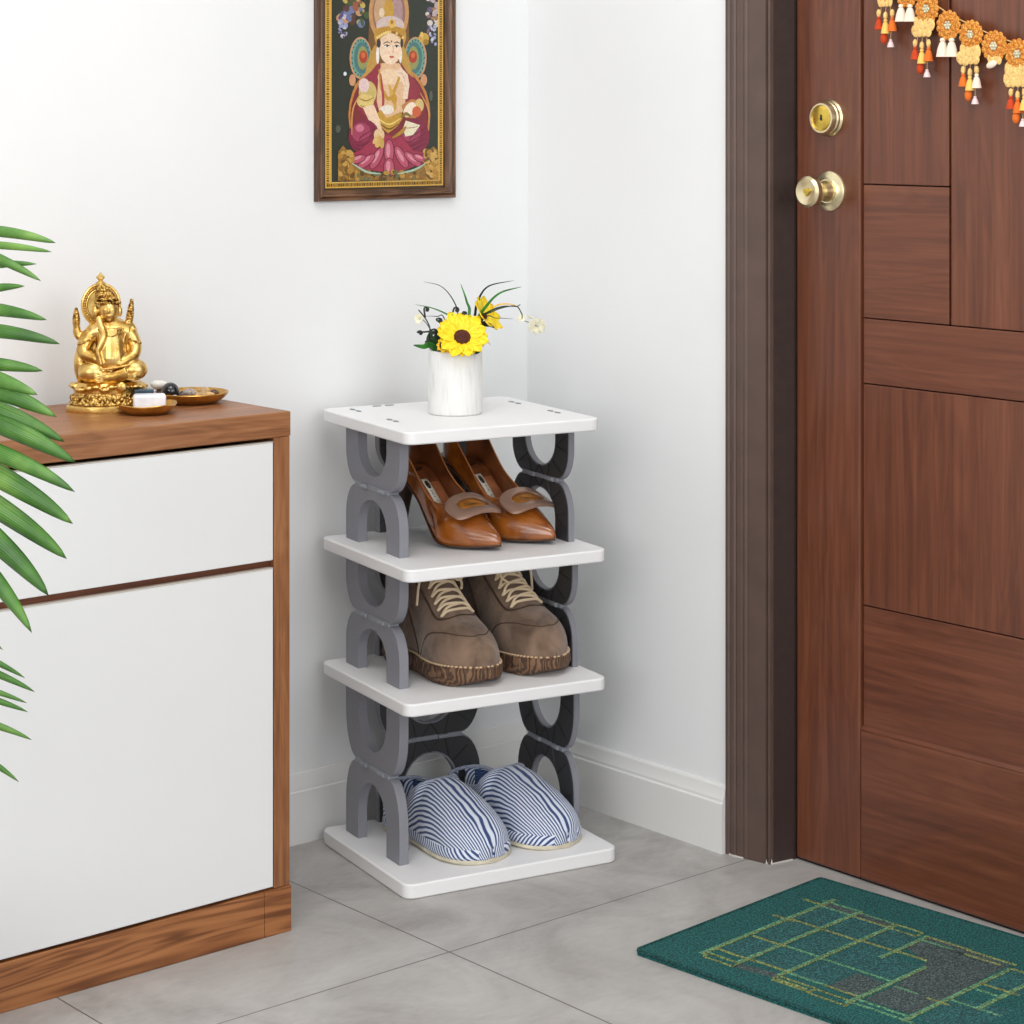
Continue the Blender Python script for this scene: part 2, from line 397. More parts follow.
def thing(name, label, cat, loc=(0,0,0), group=None):
    o = bpy.data.objects.new(name, None); COL.objects.link(o); o.location = loc; o.empty_display_size = .05
    o['label'] = label; o['category'] = cat
    if group: o['group'] = group
    return o
def tag(o, label, cat, group=None):
    o['label'] = label; o['category'] = cat
    if group: o['group'] = group
    return o
def struct(o, label=None, cat=None):
    o['kind'] = 'structure'
    if label: o['label'] = label
    if cat: o['category'] = cat
    return o
def sub(o, parent):
    """parent o under a mesh part, keeping world placement (no rotations in the chain)"""
    def wl(x):
        v = Vector(x.location)
        while x.parent: x = x.parent; v += Vector(x.location)
        return v
    w = wl(o); o.parent = parent; o.location = w-wl(parent); return o
def arc(cx, cy, rx, ry, a0, a1, n):
    return [(cx+rx*math.cos(a0+(a1-a0)*i/n), cy+ry*math.sin(a0+(a1-a0)*i/n)) for i in range(n+1)]
def rrect(x0, y0, x1, y1, r, n=8):
    return arc(x1-r, y0+r, r, r, -PI/2, 0, n)+arc(x1-r, y1-r, r, r, 0, PI/2, n)+arc(x0+r, y1-r, r, r, PI/2, PI, n)+arc(x0+r, y0+r, r, r, PI, 1.5*PI, n)
def catmull(pts, k=8):
    pts = [Vector(p) for p in pts]; out = []
    P = [pts[0]*2-pts[1]]+pts+[pts[-1]*2-pts[-2]]
    for i in range(1, len(P)-2):
        a, b, c, d = P[i-1:i+3]
        for j in range(k):
            t = j/k
            out.append(.5*((2*b)+(c-a)*t+(2*a-5*b+4*c-d)*t*t+(3*b-a-3*c+d)*t**3))
    out.append(pts[-1]); return out
def keys(tab, s):
    """smooth interpolation in a key table"""
    if s <= tab[0][0]: return tab[0][1]
    for i in range(len(tab)-1):
        if s <= tab[i+1][0]:
            x0, y0 = tab[i]; x1, y1 = tab[i+1]
            m0 = (y1-tab[i-1][1])/(x1-tab[i-1][0]) if i > 0 else (y1-y0)/(x1-x0)
            m1 = (tab[i+2][1]-y0)/(tab[i+2][0]-x0) if i+2 < len(tab) else (y1-y0)/(x1-x0)
            h = x1-x0; t = (s-x0)/h
            return (2*t**3-3*t*t+1)*y0+(t**3-2*t*t+t)*h*m0+(-2*t**3+3*t*t)*y1+(t**3-t*t)*h*m1
    return tab[-1][1]

# ================================================================ THE ROOM
struct(MB().box((-3.9, -4.2, -.05), (1.2, .1, 0)).build('floor', M['floor'], smooth=False), 'grey marbled stone tile floor', 'floor')
struct(MB().box((-3.9, 0, 0), (.12, .1, 2.7)).build('wall_left', M['wall'], smooth=False), 'white wall behind the wooden cabinet and the framed picture', 'wall')
w = MB(); w.box((0, -.5, 0), (.12, 0, 2.7)); w.box((0, -1.53, 2.1), (.12, -.5, 2.7)); w.box((0, -4.2, 0), (.12, -1.53, 2.7))
struct(w.build('wall_right', M['wall'], smooth=False), 'white wall beside the brown door', 'wall')
struct(MB().box((-3.9, -4.2, 2.7), (.12, .1, 2.75)).build('ceiling', M['ceiling'], smooth=False), 'white ceiling', 'ceiling')
# baseboards with a stepped moulded top
def bprof(h): return [(0, 0), (.0135, 0), (.0135, h*.74), (.0105, h*.76), (.0105, h*.80), (.0075, h*.86), (.0055, h*.97), (.003, h), (0, h)]
m = MB(); P = [(d*.6, z) for d, z in bprof(.110)]
m.prism([(-d, z) for d, z in P], -3.9, 0, T=lambda p: (p[2], p[0], p[1]))
struct(m.build('baseboard_left', M['base'], smooth=True, angle=25), 'white baseboard along the wall behind the cabinet', 'baseboard')
m = MB(); P = bprof(.104)
m.prism([(-d, z) for d, z in P], -.4745, 0, T=lambda p: (p[0], p[2], p[1]))
m.prism([(-d, z) for d, z in P], -4.2, -1.57, T=lambda p: (p[0], p[2], p[1]))
struct(m.build('baseboard_right', M['base'], smooth=True, angle=25), 'white baseboard between the corner and the door frame', 'baseboard')
# door frame: fluted casing and jamb
def casing_profile(y0, y1, sg):
    # (x,y) outline going from the outer edge to the inner corner; sg flips
    L = abs(y1-y0); pts = [(0.0, 0.0), (-.012, 0.0), (-.014, .06), (-.010, .10), (-.014, .13), (-.015, .20), (-.012, .235), (-.016, .28), (-.016, .36), (-.0145, .40), (-.0175, .44), (-.0175, .47), (-.015, .50), (-.0165, .54), (-.0165, .90), (-.006, .915), (-.006, .945), (-.015, .955), (-.015, 1.0)]
    return [((x*.45+.002)*(0 if i == 0 else 1)-.003+.0155*t, y0+(y1-y0)*t) for i, (x, t) in enumerate(pts)]
m = MB(); yi = -.5565
pr = casing_profile(-.4755, yi, 1)+[(0.0145, -.5570), (.0145, -.53), (0.03, -.50)]
pr = [(x, y) for x, y in pr]
m.prism(pr, 0.0, 2.1)
struct(m.build('trim_1', M['casing'], smooth=False), 'dark brown fluted door frame upright beside the white wall', 'door frame')
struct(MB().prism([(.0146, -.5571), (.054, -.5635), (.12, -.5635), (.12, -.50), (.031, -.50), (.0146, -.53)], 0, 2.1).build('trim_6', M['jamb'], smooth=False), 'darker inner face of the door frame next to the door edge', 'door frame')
m = MB(); y2 = -1.48
m.prism([(x, -1.48-(y+.5615)) for x, y in [(a, -.5615+( .5615-.4755)*(1-t)*1.0) for a, t in [(0,0),(-.012,0),(-.0165,.3),(-.0165,.9),(-.006,.93),(-.015,1)]]][::-1]+[(0, -1.566), (.12, -1.53), (.12, -1.486), (.052, -1.48)][:0]+[(-.015, -1.48)], 0, 2.1) if False else m.box((-.0165, -1.566, 0), (.052, -1.48, 2.1)); m.box((.052, -1.54, 0), (.12, -1.486, 2.1))
struct(m.build('trim_2', M['casing'], smooth=False), 'far upright of the door frame', 'door frame')
m = MB(); m.box((-.0165, -1.566, 2.05), (.052, -.4755, 2.14)); m.box((.052, -1.54, 2.056), (.12, -.5, 2.1))
struct(m.build('trim_3', M['casing'], smooth=False), 'top member of the door frame', 'door frame')
m = MB()
m.prism([(-.0045, -.4755), (-.0065, -.49), (.004, -.53), (.0095, -.5575), (.05, -.5645), (.05, -.556), (.014, -.552), (.006, -.52), (.0, -.478)], 0, .0018)
for x, y, r in ((.0035, -.5525, .0018), (.010, -.5575, .0022)):
    m.add([(x-r, y, .001), (x, y-r, .001), (x+r, y, .001), (x, y+r*.5, .001), (x, y, .009)], [(0,1,4),(1,2,4),(2,3,4),(3,0,4)])
struct(m.build('trim_4', M['caulk'], smooth=False), 'line of pale caulk at the foot of the door frame', 'caulk')
m = MB(); m.box((.062, -1.486, 0), (.12, -.5632, .003))
struct(m.build('trim_5', M['black'], smooth=False), 'dark threshold under the door', 'threshold')

# ---- door
DX = .056            # front face of the stiles
door = bpy.data.objects.new('door_1', None); COL.objects.link(door); door.location = (DX, -1.02, .004); struct(door, 'brown panelled wooden door with brass lock and knob', 'door')
yl, yr, zb, zt = -.5665, -1.478, .004, 2.045
sty = -.6935
def dpart(name, mb, mt, bev=.0012, seg=2, par=door):
    o = mb.build(name, mt, None, smooth=False, bevel=bev, seg=seg)
    sub(o, par); return o
dpart('stile', MB().box((DX, sty, zb), (DX+.04, yl, zt)), M['door_v'], .003, 3)
dpart('stile', MB().box((DX, yr, zb), (DX+.04, yr+.127, zt)), M['door_v'], .003, 3)
yp1 = yr+.127
dpart('rail', MB().box((DX, yp1+.0003, zb), (DX+.04, sty-.0003, .226)), M['door_h'], .003, 3)
dpart('rail', MB().box((DX, yp1+.0003, 1.92), (DX+.04, sty-.0003, zt)), M['door_h'], .003, 3)
PX = DX+.0055
g = .0009
for y0, y1, z0, z1, mm in ((sty, -.858, 1.042, 1.92, 'door_v'), (sty, -.858, .842, 1.042, 'door_h'), (-.858, yp1, .842, 1.92, 'door_v'), (sty, yp1, .744, .842, 'door_h'), (sty, yp1, .412, .744, 'door_v'), (sty, yp1, .226, .412, 'door_h')):
    dpart('panel', MB().box((PX, y1+g+.0012, z0+g), (DX+.036, y0-g-.0012, z1-g)), M[mm], .0008, 2)
dpart('panel_backing', MB().box((DX+.030, yp1, .226), (DX+.0385, sty, 1.92)), M['black'], 0)
# bright bevel strip along the top of the bottom rail
mo = MB(); mo.prism([(DX+.0002, .2262), (DX+.0002, .2275), (PX+.0004, .232), (PX+.003, .232), (PX+.003, .2262)], yp1+.001, sty-.001, T=lambda p: (p[0], p[2], p[1]))
dpart('moulding', mo, M['door_h'], 0)
# deadbolt and knob: turned about the door normal (-x)
def turned(prof, c, n=40):
    mb = MB(); mb.lathe([(r, d) for r, d in prof], (0, 0, 0), n, T=lambda p: (c[0]-p[2], c[1]+p[0], c[2]+p[1])); return mb
dc = atx(828, 118, DX-.004)
db = turned([(.0005, 0), (.0285, 0), (.0285, .003), (.026, .006), (.0262, .010), (.0245, .012), (.0238, .017), (.0225, .0205), (.0200, .0207), (.0190, .018), (.0005, .018)], (DX, dc.y, dc.z)).build('deadbolt', M['brass'], None, angle=30); sub(db, door)
cy = turned([(.0005, .0), (.0188, 0), (.0188, .0185), (.016, .0195), (.0005, .020)], (DX-.0, dc.y, dc.z)).build('lock_cylinder', M['brass_y'], None); sub(cy, db)
k = MB(); k.tube([(DX-.0204, dc.y, dc.z+.005), (DX-.0206, dc.y-.0008, dc.z-.004)], .0012, 8); k.ell((DX-.020, dc.y, dc.z-.001), .0022, 8)
sub(k.build('keyhole', M['black']), db)
kc = atx(829, 191, DX-.002)
kb = turned([(.0005, 0), (.0305, 0), (.030, .0025), (.026, .0045), (.020, .006), (.0185, .0075), (.0005, .0075)], (DX, kc.y, kc.z)).build('knob_rosette', M['brass'], None); sub(kb, door)
kn = turned([(.0005, .005), (.0155, .006), (.0162, .010), (.0142, .016), (.0140, .024), (.0165, .033), (.0215, .038), (.0240, .044), (.0232, .051), (.0195, .0545), (.0135, .0525), (.011, .0515), (.0005, .0518)], (DX, kc.y, kc.z)).build('knob', M['brass'], None, angle=35); sub(kn, door)
hx = DX-.0518
h = MB(); ht = []
for i in range(28):
    t = i*2*PI/28; ht.append((kc.y-.00042*16*math.sin(t)**3, kc.z+.00042*(13*math.cos(t)-5*math.cos(2*t)-2*math.cos(3*t)-math.cos(4*t))))
h.prism(ht, hx+.001, hx-.0022, T=lambda p: (p[2], p[0], p[1]))
sub(h.build('knob_button', M['brass_y'], None, bevel=.0006), kn)

# ---- floral garland hung across the door
gx = DX-.012
gar = thing('door_garland', 'orange and ivory tasselled garland hung across the brown door', 'garland', tuple(atx(880, -40, gx)))
def G(X, Y, off=0): return atx(860+X/6.244, Y/6.244, gx-off)
sc = (G(700, 200)-G(600, 200)).length/100
st = MB(); st.tube(catmull([G(-260, -330), G(160, -120), G(300, -50), G(430, 5), G(555, 85), G(680, 150), G(820, 215), G(980, 270), G(1240, 340)], 6), .0009, 6)
sub(st.build('string', M['cordm']), gar)
hk = turned([(.0005, 0), (.003, 0), (.003, .012), (.005, .0125), (.005, .015), (.0005, .016)], (DX, G(-260, -330).y, G(-260, -330).z), 16)
sub(hk.build('pin', M['brass']), gar)
hk = turned([(.0005, 0), (.003, 0), (.003, .012), (.005, .0125), (.005, .015), (.0005, .016)], (DX, G(1240, 340).y, G(1240, 340).z), 16)
sub(hk.build('pin', M['brass']), gar)
EY, EZ = Vector((0, -1, 0)), Vector((0, 0, 1))
def disc_pts(c, fy, fz, d): return Vector((c.x-d, c.y-fy, c.z+fz))
def medallion(X, Y, R, petals=13):
    c = G(X, Y); r = R*sc*1.12; mb = MB()
    for ring, (rr, cnt, pr, dd) in enumerate(((.80, petals, .24, .0015), (.50, 9, .20, .003))):
        for i in range(cnt):
            a = i*2*PI/cnt+ring*.3
            mb.ell(disc_pts(c, r*rr*math.cos(a), r*rr*math.sin(a), dd), (.0018, r*pr, r*pr), 8)
    mb.lathe([(.0001, 0), (r*.78, 0), (r*.78, .002), (.0001, .003)], (0,0,0), 24, T=lambda p: (c.x-p[2], c.y+p[0], c.z+p[1]))
    o = mb.build('medallion', M['med']); sub(o, gar)
    q = MB()
    for i in range(6): q.ell(disc_pts(c, r*.2*math.cos(i*PI/3), r*.2*math.sin(i*PI/3), .0042), (.001, r*.11, r*.11), 8)
    q.ell(disc_pts(c, 0, 0, .0045), (.0012, r*.13, r*.13), 8)
    sub(q.build('medallion_centre', M['med_c']), o); return o
def ruffle(par, X, Y, W, H):
    c = G(X, Y); mb = MB(); w, hh = W*sc*1.12, H*sc*1.12
    for i in range(4):
        y = -w*.38+w*.76*i/3; k_ = random.uniform(.85, 1.15)
        mb.ell((c.x-.0015-.0006*(i % 2), c.y-y, c.z+hh*.10*(-1)**i), (.0018, w*.19*k_, hh*.48*k_), 12)
        mb.ell((c.x-.0022, c.y-y*.9-.0008, c.z-hh*.25), (.0016, w*.15, hh*.28), 10)
    sub(mb.build('ruffle', M['ruffle']), par)
def tassel(par, X, Y0, Y1, W, mk, bead=None):
    a, b = G(X, Y0), G(X, Y1); L = a.z-b.z; r = W*sc*.5*1.12; mb = MB()
    mb.lathe([(.0002, L), (r*.35, L*.97), (r*.45, L*.85), (r*.3, L*.78), (r*.5, L*.72), (r*.8, L*.4), (r, 0), (r*.9, -.0001), (.0002, .0004)], (b.x-.002, b.y, b.z), 14)
    sub(mb.build('tassel', M[mk]), par)
    if bead:
        q = MB(); q.ell((b.x-.002, b.y, a.z+.0016), .0019, 8); sub(q.build('bead', M[bead]), par)
def beadp(par, X, Y, W, H, mk):
    c = G(X, Y); q = MB(); q.ell((c.x-.002, c.y, c.z), (W*sc*.5, W*sc*.5, H*sc*.5), 10); sub(q.build('bead', M[mk]), par)
def thread(par, X, Y0, Y1):
    a, b = G(X, Y0), G(X, Y1); sub(MB().tube([(a.x-.001, a.y, a.z), (b.x-.002, b.y, b.z)], .0004, 5).build('thread', M['cordm']), par)
def long_drop(par, X, Y, k=0):
    """three tassels under a pendant, (X, Y) = foot of the ruffles"""
    cols = [('t_red', 't_ye', 't_or'), ('t_or', 't_ye', 't_white'), ('t_red', 't_or', 't_ye')][k % 3]
    for dx, l0, l1, c in ((-42, 30, 140, cols[0]), (0, 45, 165, cols[1]), (42, 30, 150, cols[2])):
        thread(par, X+dx*.7, Y-10, Y+l0)
        beadp(par, X+dx, Y+l0+8, 26, 44, 'ruffle'); tassel(par, X+dx, Y+l0+28, Y+l1, 44, c)
    beadp(par, X-10, Y+195, 40, 62, 't_red' if k % 3 == 0 else 't_or'); thread(par, X-10, Y+150, Y+180)
    thread(par, X+32, Y+140, Y+200); tassel(par, X+32, Y+200, Y+250, 34, 't_pink')
md = medallion(160, -70, 66); ruffle(md, 160, 5, 84, 55); long_drop(md, 165, 45, 0)
md = medallion(297, -45, 68); 
for dx in (-28, 28): tassel(md, 290+dx, 25, 135, 58, 't_white')
md = medallion(422, 55, 68); ruffle(md, 403, 145, 110, 60); ruffle(md, 390, 195, 104, 52); long_drop(md, 392, 232, 0)
md = medallion(556, 158, 68)
for dx in (-32, 24): tassel(md, 554+dx, 235, 355, 60, 't_white')
md = medallion(697, 216, 66); ruffle(md, 690, 315, 104, 62); ruffle(md, 680, 365, 116, 54); long_drop(md, 692, 400, 1)
md = medallion(843, 288, 70); ruffle(md, 843, 370, 70, 40)
q = MB(); c = G(830, 402); q.ell((c.x-.003, c.y, c.z), (.003, .0098, .0052), 12, R=Matrix.Rotation(-.35, 3, 'X')); sub(q.build('shell', M['t_white']), md)
md = medallion(990, 338, 68); ruffle(md, 985, 440, 116, 66); ruffle(md, 975, 500, 116, 62); long_drop(md, 990, 540, 2)
md = medallion(1130, 385, 68)
for dx in (-32, 24): tassel(md, 1130+dx, 460, 575, 60, 't_white')

# ================================================================ DOOR MAT
MA = math.radians(4.2)
m1 = Vector((-math.cos(MA), -math.sin(MA), 0)); m2 = Vector((math.sin(MA), -math.cos(MA), 0))
MO = Vector((.006, -.659, 0))
mp = MB()
poly = rrect(0, 0, .412, .62, .006, 3)
mp.prism(poly, .0002, .0075, 0, T=lambda p: MO+m1*p[0]+m2*p[1]+Vector((0, 0, p[2])))
Zm = .0076
def MU(X, Y, z=Zm):
    p = atz(640+X/2.667, 860+Y/2.667, z); return p
def mline(a, b, w, m, dz=.0006):
    A, B = MU(*a), MU(*b); d = (B-A); 
    if d.length < 1e-6: return
    d.normalize(); 
    # snap to the mat's own weave axes
    ax = m1 if abs(d.dot(m1)) > abs(d.dot(m2)) else m2
    mid = (A+B)/2; L = (B-A).length/2; A = mid-ax*L; B = mid+ax*L; n = Vector((-ax.y, ax.x, 0))*w
    pts = [A-n, B-n, B+n, A+n]; lo = [p+Vector((0, 0, -.001)) for p in pts]; hi = [p+Vector((0, 0, dz)) for p in pts]
    mp.add(lo+hi, [(4,5,6,7),(0,1,5,4),(1,2,6,5),(2,3,7,6),(3,0,4,7)], m)
def mpatch(poly, m, dz=.0003):
    pts = [MU(*p)+Vector((0, 0, dz)) for p in poly]; mp.add(pts, [tuple(range(len(pts)))], m)
mpatch([(700,228),(765,272),(690,330),(600,372),(720,412),(830,362),(962,292),(850,245),(768,215)], 2)
mpatch([(495,338),(580,302),(655,328),(575,368)], 2)
mpatch([(495,112),(578,140),(560,150),(478,122)], 2)
mpatch([(580,138),(680,170),(655,178),(560,150)], 2)
mpatch([(765,203),(985,282),(965,292),(750,215)], 2)
mpatch([(265,275),(375,305),(360,316),(250,286)], 2)
for q in ([(410,155),(490,182),(560,150),(478,122)], [(500,188),(590,216),(655,180),(560,150)], [(605,212),(690,240),(745,212),(665,180)],
          [(310,200),(390,228),(480,186),(405,160)], [(400,228),(490,260),(580,220),(495,190)], [(500,262),(665,322),(750,285),(600,222)],
          [(205,240),(300,268),(380,232),(300,205)], [(310,268),(400,302),(480,264),(392,234)], [(405,305),(490,335),(575,300),(490,268)],
          [(910,330),(1010,365),(1090,330),(985,292)], [(740,425),(860,470),(1000,400),(840,368)]):
    mpatch(q, 3)
for a, b in (((520,105),(165,250)), ((590,138),(265,272)), ((678,172),(375,310)), ((770,205),(640,260)), ((755,283),(560,385)), ((985,288),(705,432)), ((1060,315),(900,400))):
    mline(a, b, .0040, 5); mline((a[0]+4, a[1]+2), (b[0]+4, b[1]+2), .0009, 4, .0011); 
for a, b in (((432,106),(500,122)), ((490,108),(592,140)), ((478,122),(575,152)), ((575,138),(680,172)), ((560,150),(665,180)), ((400,157),(490,186)), ((480,184),(592,218)), ((590,214),(690,248)),
             ((690,240),(757,272)), ((355,147),(412,165)), ((303,203),(392,233)), ((390,230),(492,264)), ((490,262),(668,326)), ((680,338),(738,358)), ((180,248),(270,276)), ((190,235),(312,270)),
             ((300,264),(402,304)), ((390,300),(500,336)), ((490,334),(580,364)), ((365,318),(445,345)), ((560,380),(735,436)), ((575,372),(720,418)), ((765,203),(880,242)), ((750,212),(830,240)),
             ((875,240),(1000,282)), ((870,250),(960,284)), ((905,328),(1010,362)), ((830,372),(960,418)), ((895,345),(960,365)), ((760,372),(830,385)), ((985,290),(1120,330))):
    mline(a, b, .0022, 4 if (a[0]*7+b[1]) % 3 else 5, .0008)
for box in (((372,308),(462,344),(448,356),(356,318)), ((470,345),(562,378),(548,392),(452,354)), ((680,170),(752,196),(735,206),(664,180)), ((185,250),(262,276),(250,286),(170,258))):
    for i in range(4): mline(box[i], box[(i+1) % 4], .0012, 4, .0012)
mo_ = mp.build('doormat', [M['mat_g'], M['mat_e'], M['mat_d'], M['mat_t'], M['mat_l'], M['mat_l2']], smooth=False)
tag(mo_, 'dark green doormat with a yellow-green grid pattern on the floor before the door', 'doormat')
mb = MB(); pl = [MO+m1*x+m2*y+Vector((0, 0, .0062)) for x, y in rrect(.0015, .0015, .4105, .6185, .006, 4)]
sub(mb.tube(pl, .0030, 8, closed=True).build('bound_edge', M['mat_e']), mo_)

# ================================================================ CABINET
CXR, CYF, CYB, CT = -.7085, -.308, -.030, .73
CXL = -1.66
cab = thing('cabinet', 'low oak framed cabinet with white lacquered fronts under the golden statue', 'cabinet', ((CXL+CXR)/2, (CYF+CYB)/2, 0))
def cp(name, a, b, mt, bev=.0012, par=cab):
    o = MB().box(a, b).build(name, mt, None, smooth=False, bevel=bev); sub(o, par); return o
cp('top_board', (CXL, CYF, .695), (CXR, CYB, CT), M['oak_x'], .0018)
cp('side_panel', (CXR-.028, CYF+.001, .0645), (CXR-.001, CYB, .6948), M['oak_z'])
cp('side_panel', (CXL, CYF+.001, .0645), (CXL+.028, CYB, .6948), M['oak_z'])
cp('back_panel', (CXL+.029, CYB-.012, .065), (CXR-.029, CYB-.001, .694), M['oak_x'], 0)
cp('plinth', (CXL, CYF-.0005, .0), (CXR-.045, CYF+.02, .0640), M['oak_fig'])
cp('plinth_block', (CXR-.0445, CYF-.0005, .0), (CXR+.0008, CYB, .0642), M['oak_fig'])
cp('plinth_block', (CXL, CYF+.021, .0), (CXL+.04, CYB, .0640), M['oak_fig'])
cp('rail', (CXL+.0285, CYF+.012, .503), (CXR-.0285, CYF+.03, .532), M['oak_gap'], 0)
fx0, fx1 = CXL+.031, CXR-.0305
cp('carcass_shelf', (CXL+.0285, CYF+.03, .50), (CXR-.0285, CYB-.013, .516), M['oak_x'], 0)
dr = cp('drawer', (fx0, CYF-.0005, .5245), (fx1, CYF+.012, .6885), M['lacquer'], .001)
cp('drawer_box', (fx0+.02, CYF+.031, .54), (fx1-.02, CYB-.02, .66), M['lip'], 0, dr) if False else None
dd = cp('door', (fx0, CYF-.0005, .0685), (fx1, CYF+.012, .5125), M['lacquer'], .001)
e = MB().box((fx0, CYF-.0008, .5126), (fx1, CYF+.009, .5142)).build('edge_strip', M['lip'], None, smooth=False); sub(e, dd)
e = MB().box((fx0, CYF-.0008, .6886), (fx1, CYF+.009, .6900)).build('edge_strip', M['lip'], None, smooth=False); sub(e, dr)

# ================================================================ PICTURE
bl = aty(315, 203, 0); brr = aty(457, 196, 0)
px0, px1, pz0, pz1 = bl.x-.003, brr.x-.0115, (bl.z+brr.z)/2, 1.455
fd = .013
pic = thing('framed_picture', 'walnut framed painting of a seated figure in crimson robes on the white wall', 'picture', ((px0+px1)/2, -.001, pz0))
fw = .0178
def fbar(p0, p1, inner0, inner1, mt):
    mb = MB()
    # moulding: 4 ridges between outer and inner edges
    prof = [(0, .010), (.10, fd), (.24, fd), (.34, fd-.003), (.46, fd-.001), (.60, fd-.002), (.74, fd-.005), (.9, fd-.006), (1, fd-.009)]
    rows = []
    for t, d in prof:
        rows.append([(p0[0]+(inner0[0]-p0[0])*t, -d, p0[1]+(inner0[1]-p0[1])*t), (p1[0]+(inner1[0]-p1[0])*t, -d, p1[1]+(inner1[1]-p1[1])*t)])
    rows.append([(inner0[0], -.0015, inner0[1]), (inner1[0], -.0015, inner1[1])])
    rows.insert(0, [(p0[0], -.0008, p0[1]), (p1[0], -.0008, p1[1])])
    rows.append(rows[0])
    mb.grid(rows); o = mb.build('frame_bar', mt, None, smooth=False); sub(o, pic)
o4 = [(px0, pz0), (px1, pz0), (px1, pz1), (px0, pz1)]
i4 = [(px0+fw, pz0+fw), (px1-fw, pz0+fw), (px1-fw, pz1-fw), (px0+fw, pz1-fw)]
for i in range(4): fbar(o4[i], o4[(i+1) % 4], i4[i], i4[(i+1) % 4], M['frame_h'] if i % 2 == 0 else M['frame_w'])
art = MB(); lay = [0]; CLX = [-9, 9]; CLZ = [-9, 9]
bp = -.0030
def pc(X, Y):
    p = aty(300+(419+(X-428)*1.0)/4.878, (Y*1.028)/4.878, bp); return p.x, p.z
def ap(pts, c, raw=False):
    lay[0] += 1; y = bp-lay[0]*.0000028
    q = pts if raw else [(min(max(a, CLX[0]), CLX[1]), min(max(b, CLZ[0]), CLZ[1])) for a, b in (pc(*p) for p in pts)]
    art.add([(a, y, b) for a, b in q], [tuple(range(len(q)))], 0, col=lin(c))
def ae(cx, cy, rx, ry, c, rot=0, n=28):
    cr, sr = math.cos(rot), math.sin(rot)
    ap([(cx+rx*math.cos(t)*cr-ry*math.sin(t)*sr, cy+rx*math.cos(t)*sr+ry*math.sin(t)*cr) for t in [i*2*PI/n for i in range(n)]], c)
def astroke(pts, w, c):
    P = catmull([(x, y, 0) for x, y in pts], 6); k = len(P); L, R = [], []
    for i, p in enumerate(P):
        t = (P[min(i+1, k-1)]-P[max(i-1, 0)]).normalized(); ww = w*(.35+.65*math.sin(PI*min(1, max(0, (i+.5)/k))))
        L.append((p.x-t.y*ww, p.y+t.x*ww)); R.append((p.x+t.y*ww, p.y-t.x*ww))
    lay[0] += 1; y = bp-lay[0]*.0000028
    v = [(pc(*q)[0], y, pc(*q)[1]) for q in L]+[(pc(*q)[0], y, pc(*q)[1]) for q in R]
    art.add(v, [(i, i+1, k+i+1, k+i) for i in range(k-1)], 0, col=lin(c))
ap([(px0+fw, pz0+fw), (px1-fw, pz0+fw), (px1-fw, pz1-fw), (px0+fw, pz1-fw)], (64, 50, 28), True)
gb = .0030; ib = .0115; CLX[:] = [px0+fw+gb+ib, px1-fw-gb-ib]; CLZ[:] = [pz0+fw+gb+ib-.002, pz1-fw-gb-ib+.002]
ap([(px0+fw+gb, pz0+fw+gb), (px1-fw-gb, pz0+fw+gb), (px1-fw-gb, pz1-fw-gb), (px0+fw+gb, pz1-fw-gb)], (226, 178, 78), True)
X0, X1, Z0_, Z1_ = px0+fw+gb, px1-fw-gb, pz0+fw+gb, pz1-fw-gb
for side in range(2):
    xx = X0+.0025 if side == 0 else X1-.0075; z = Z0_+.003
    while z < Z1_-.004:
        hgt = random.choice([.0016, .0022, .003])
        ap([(xx, z), (xx+.005, z), (xx+.005, z+hgt), (xx, z+hgt)], random.choice([(110, 74, 24), (140, 98, 36), (92, 64, 24)]), True); z += hgt+.0014
for zz in (Z0_+.0022, Z1_-.0072):
    x = X0+.003
    while x < X1-.005:
        wd = random.choice([.0014, .002, .0028])
        ap([(x, zz), (x+wd, zz), (x+wd, zz+.005), (x, zz+.005)], random.choice([(110, 74, 24), (140, 98, 36), (92, 64, 24)]), True); x += wd+.0013
ap([(X0+ib-.001, Z0_+ib-.003), (X1-ib+.001, Z0_+ib-.003), (X1-ib+.001, Z1_-ib+.003), (X0+ib-.001, Z1_-ib+.003)], (240, 206, 110), True)
ap([(X0+ib, Z0_+ib-.002), (X1-ib, Z0_+ib-.002), (X1-ib, Z1_-ib+.002), (X0+ib, Z1_-ib+.002)], (46, 52, 42), True)
def blobs(n, x0, y0, x1, y1, r0, r1, cols):
    for _ in range(n): ae(random.uniform(x0, x1), random.uniform(y0, y1), random.uniform(r0, r1), random.uniform(r0, r1), random.choice(cols), random.uniform(0, 3), 12)
blobs(60, 195, -160, 335, 120, 8, 22, [(150, 90, 60), (196, 150, 110), (110, 120, 160), (90, 60, 50), (190, 170, 90), (70, 90, 50)])
blobs(26, 200, 60, 240, 180, 5, 11, [(150, 160, 200), (200, 190, 200), (90, 80, 120)])
blobs(40, 625, -160, 675, 150, 6, 16, [(190, 170, 170), (140, 100, 110), (210, 200, 190), (100, 90, 120), (160, 120, 80)])
blobs(16, 640, 120, 668, 225, 4, 9, [(160, 160, 200), (200, 200, 210)])
ap([(335, 340), (345, 60), (350, -150), (530, -150), (535, 60), (545, 340)], (120, 84, 44))
ae(440, 60, 98, 150, (196, 146, 92)); ae(440, 60, 80, 132, (150, 108, 96)); ae(402, 55, 34, 80, (196, 160, 120)); ae(480, 60, 28, 80, (172, 140, 140)); ae(440, 55, 26, 62, (196, 152, 62)); ae(405, 60, 14, 22, (226, 200, 170))
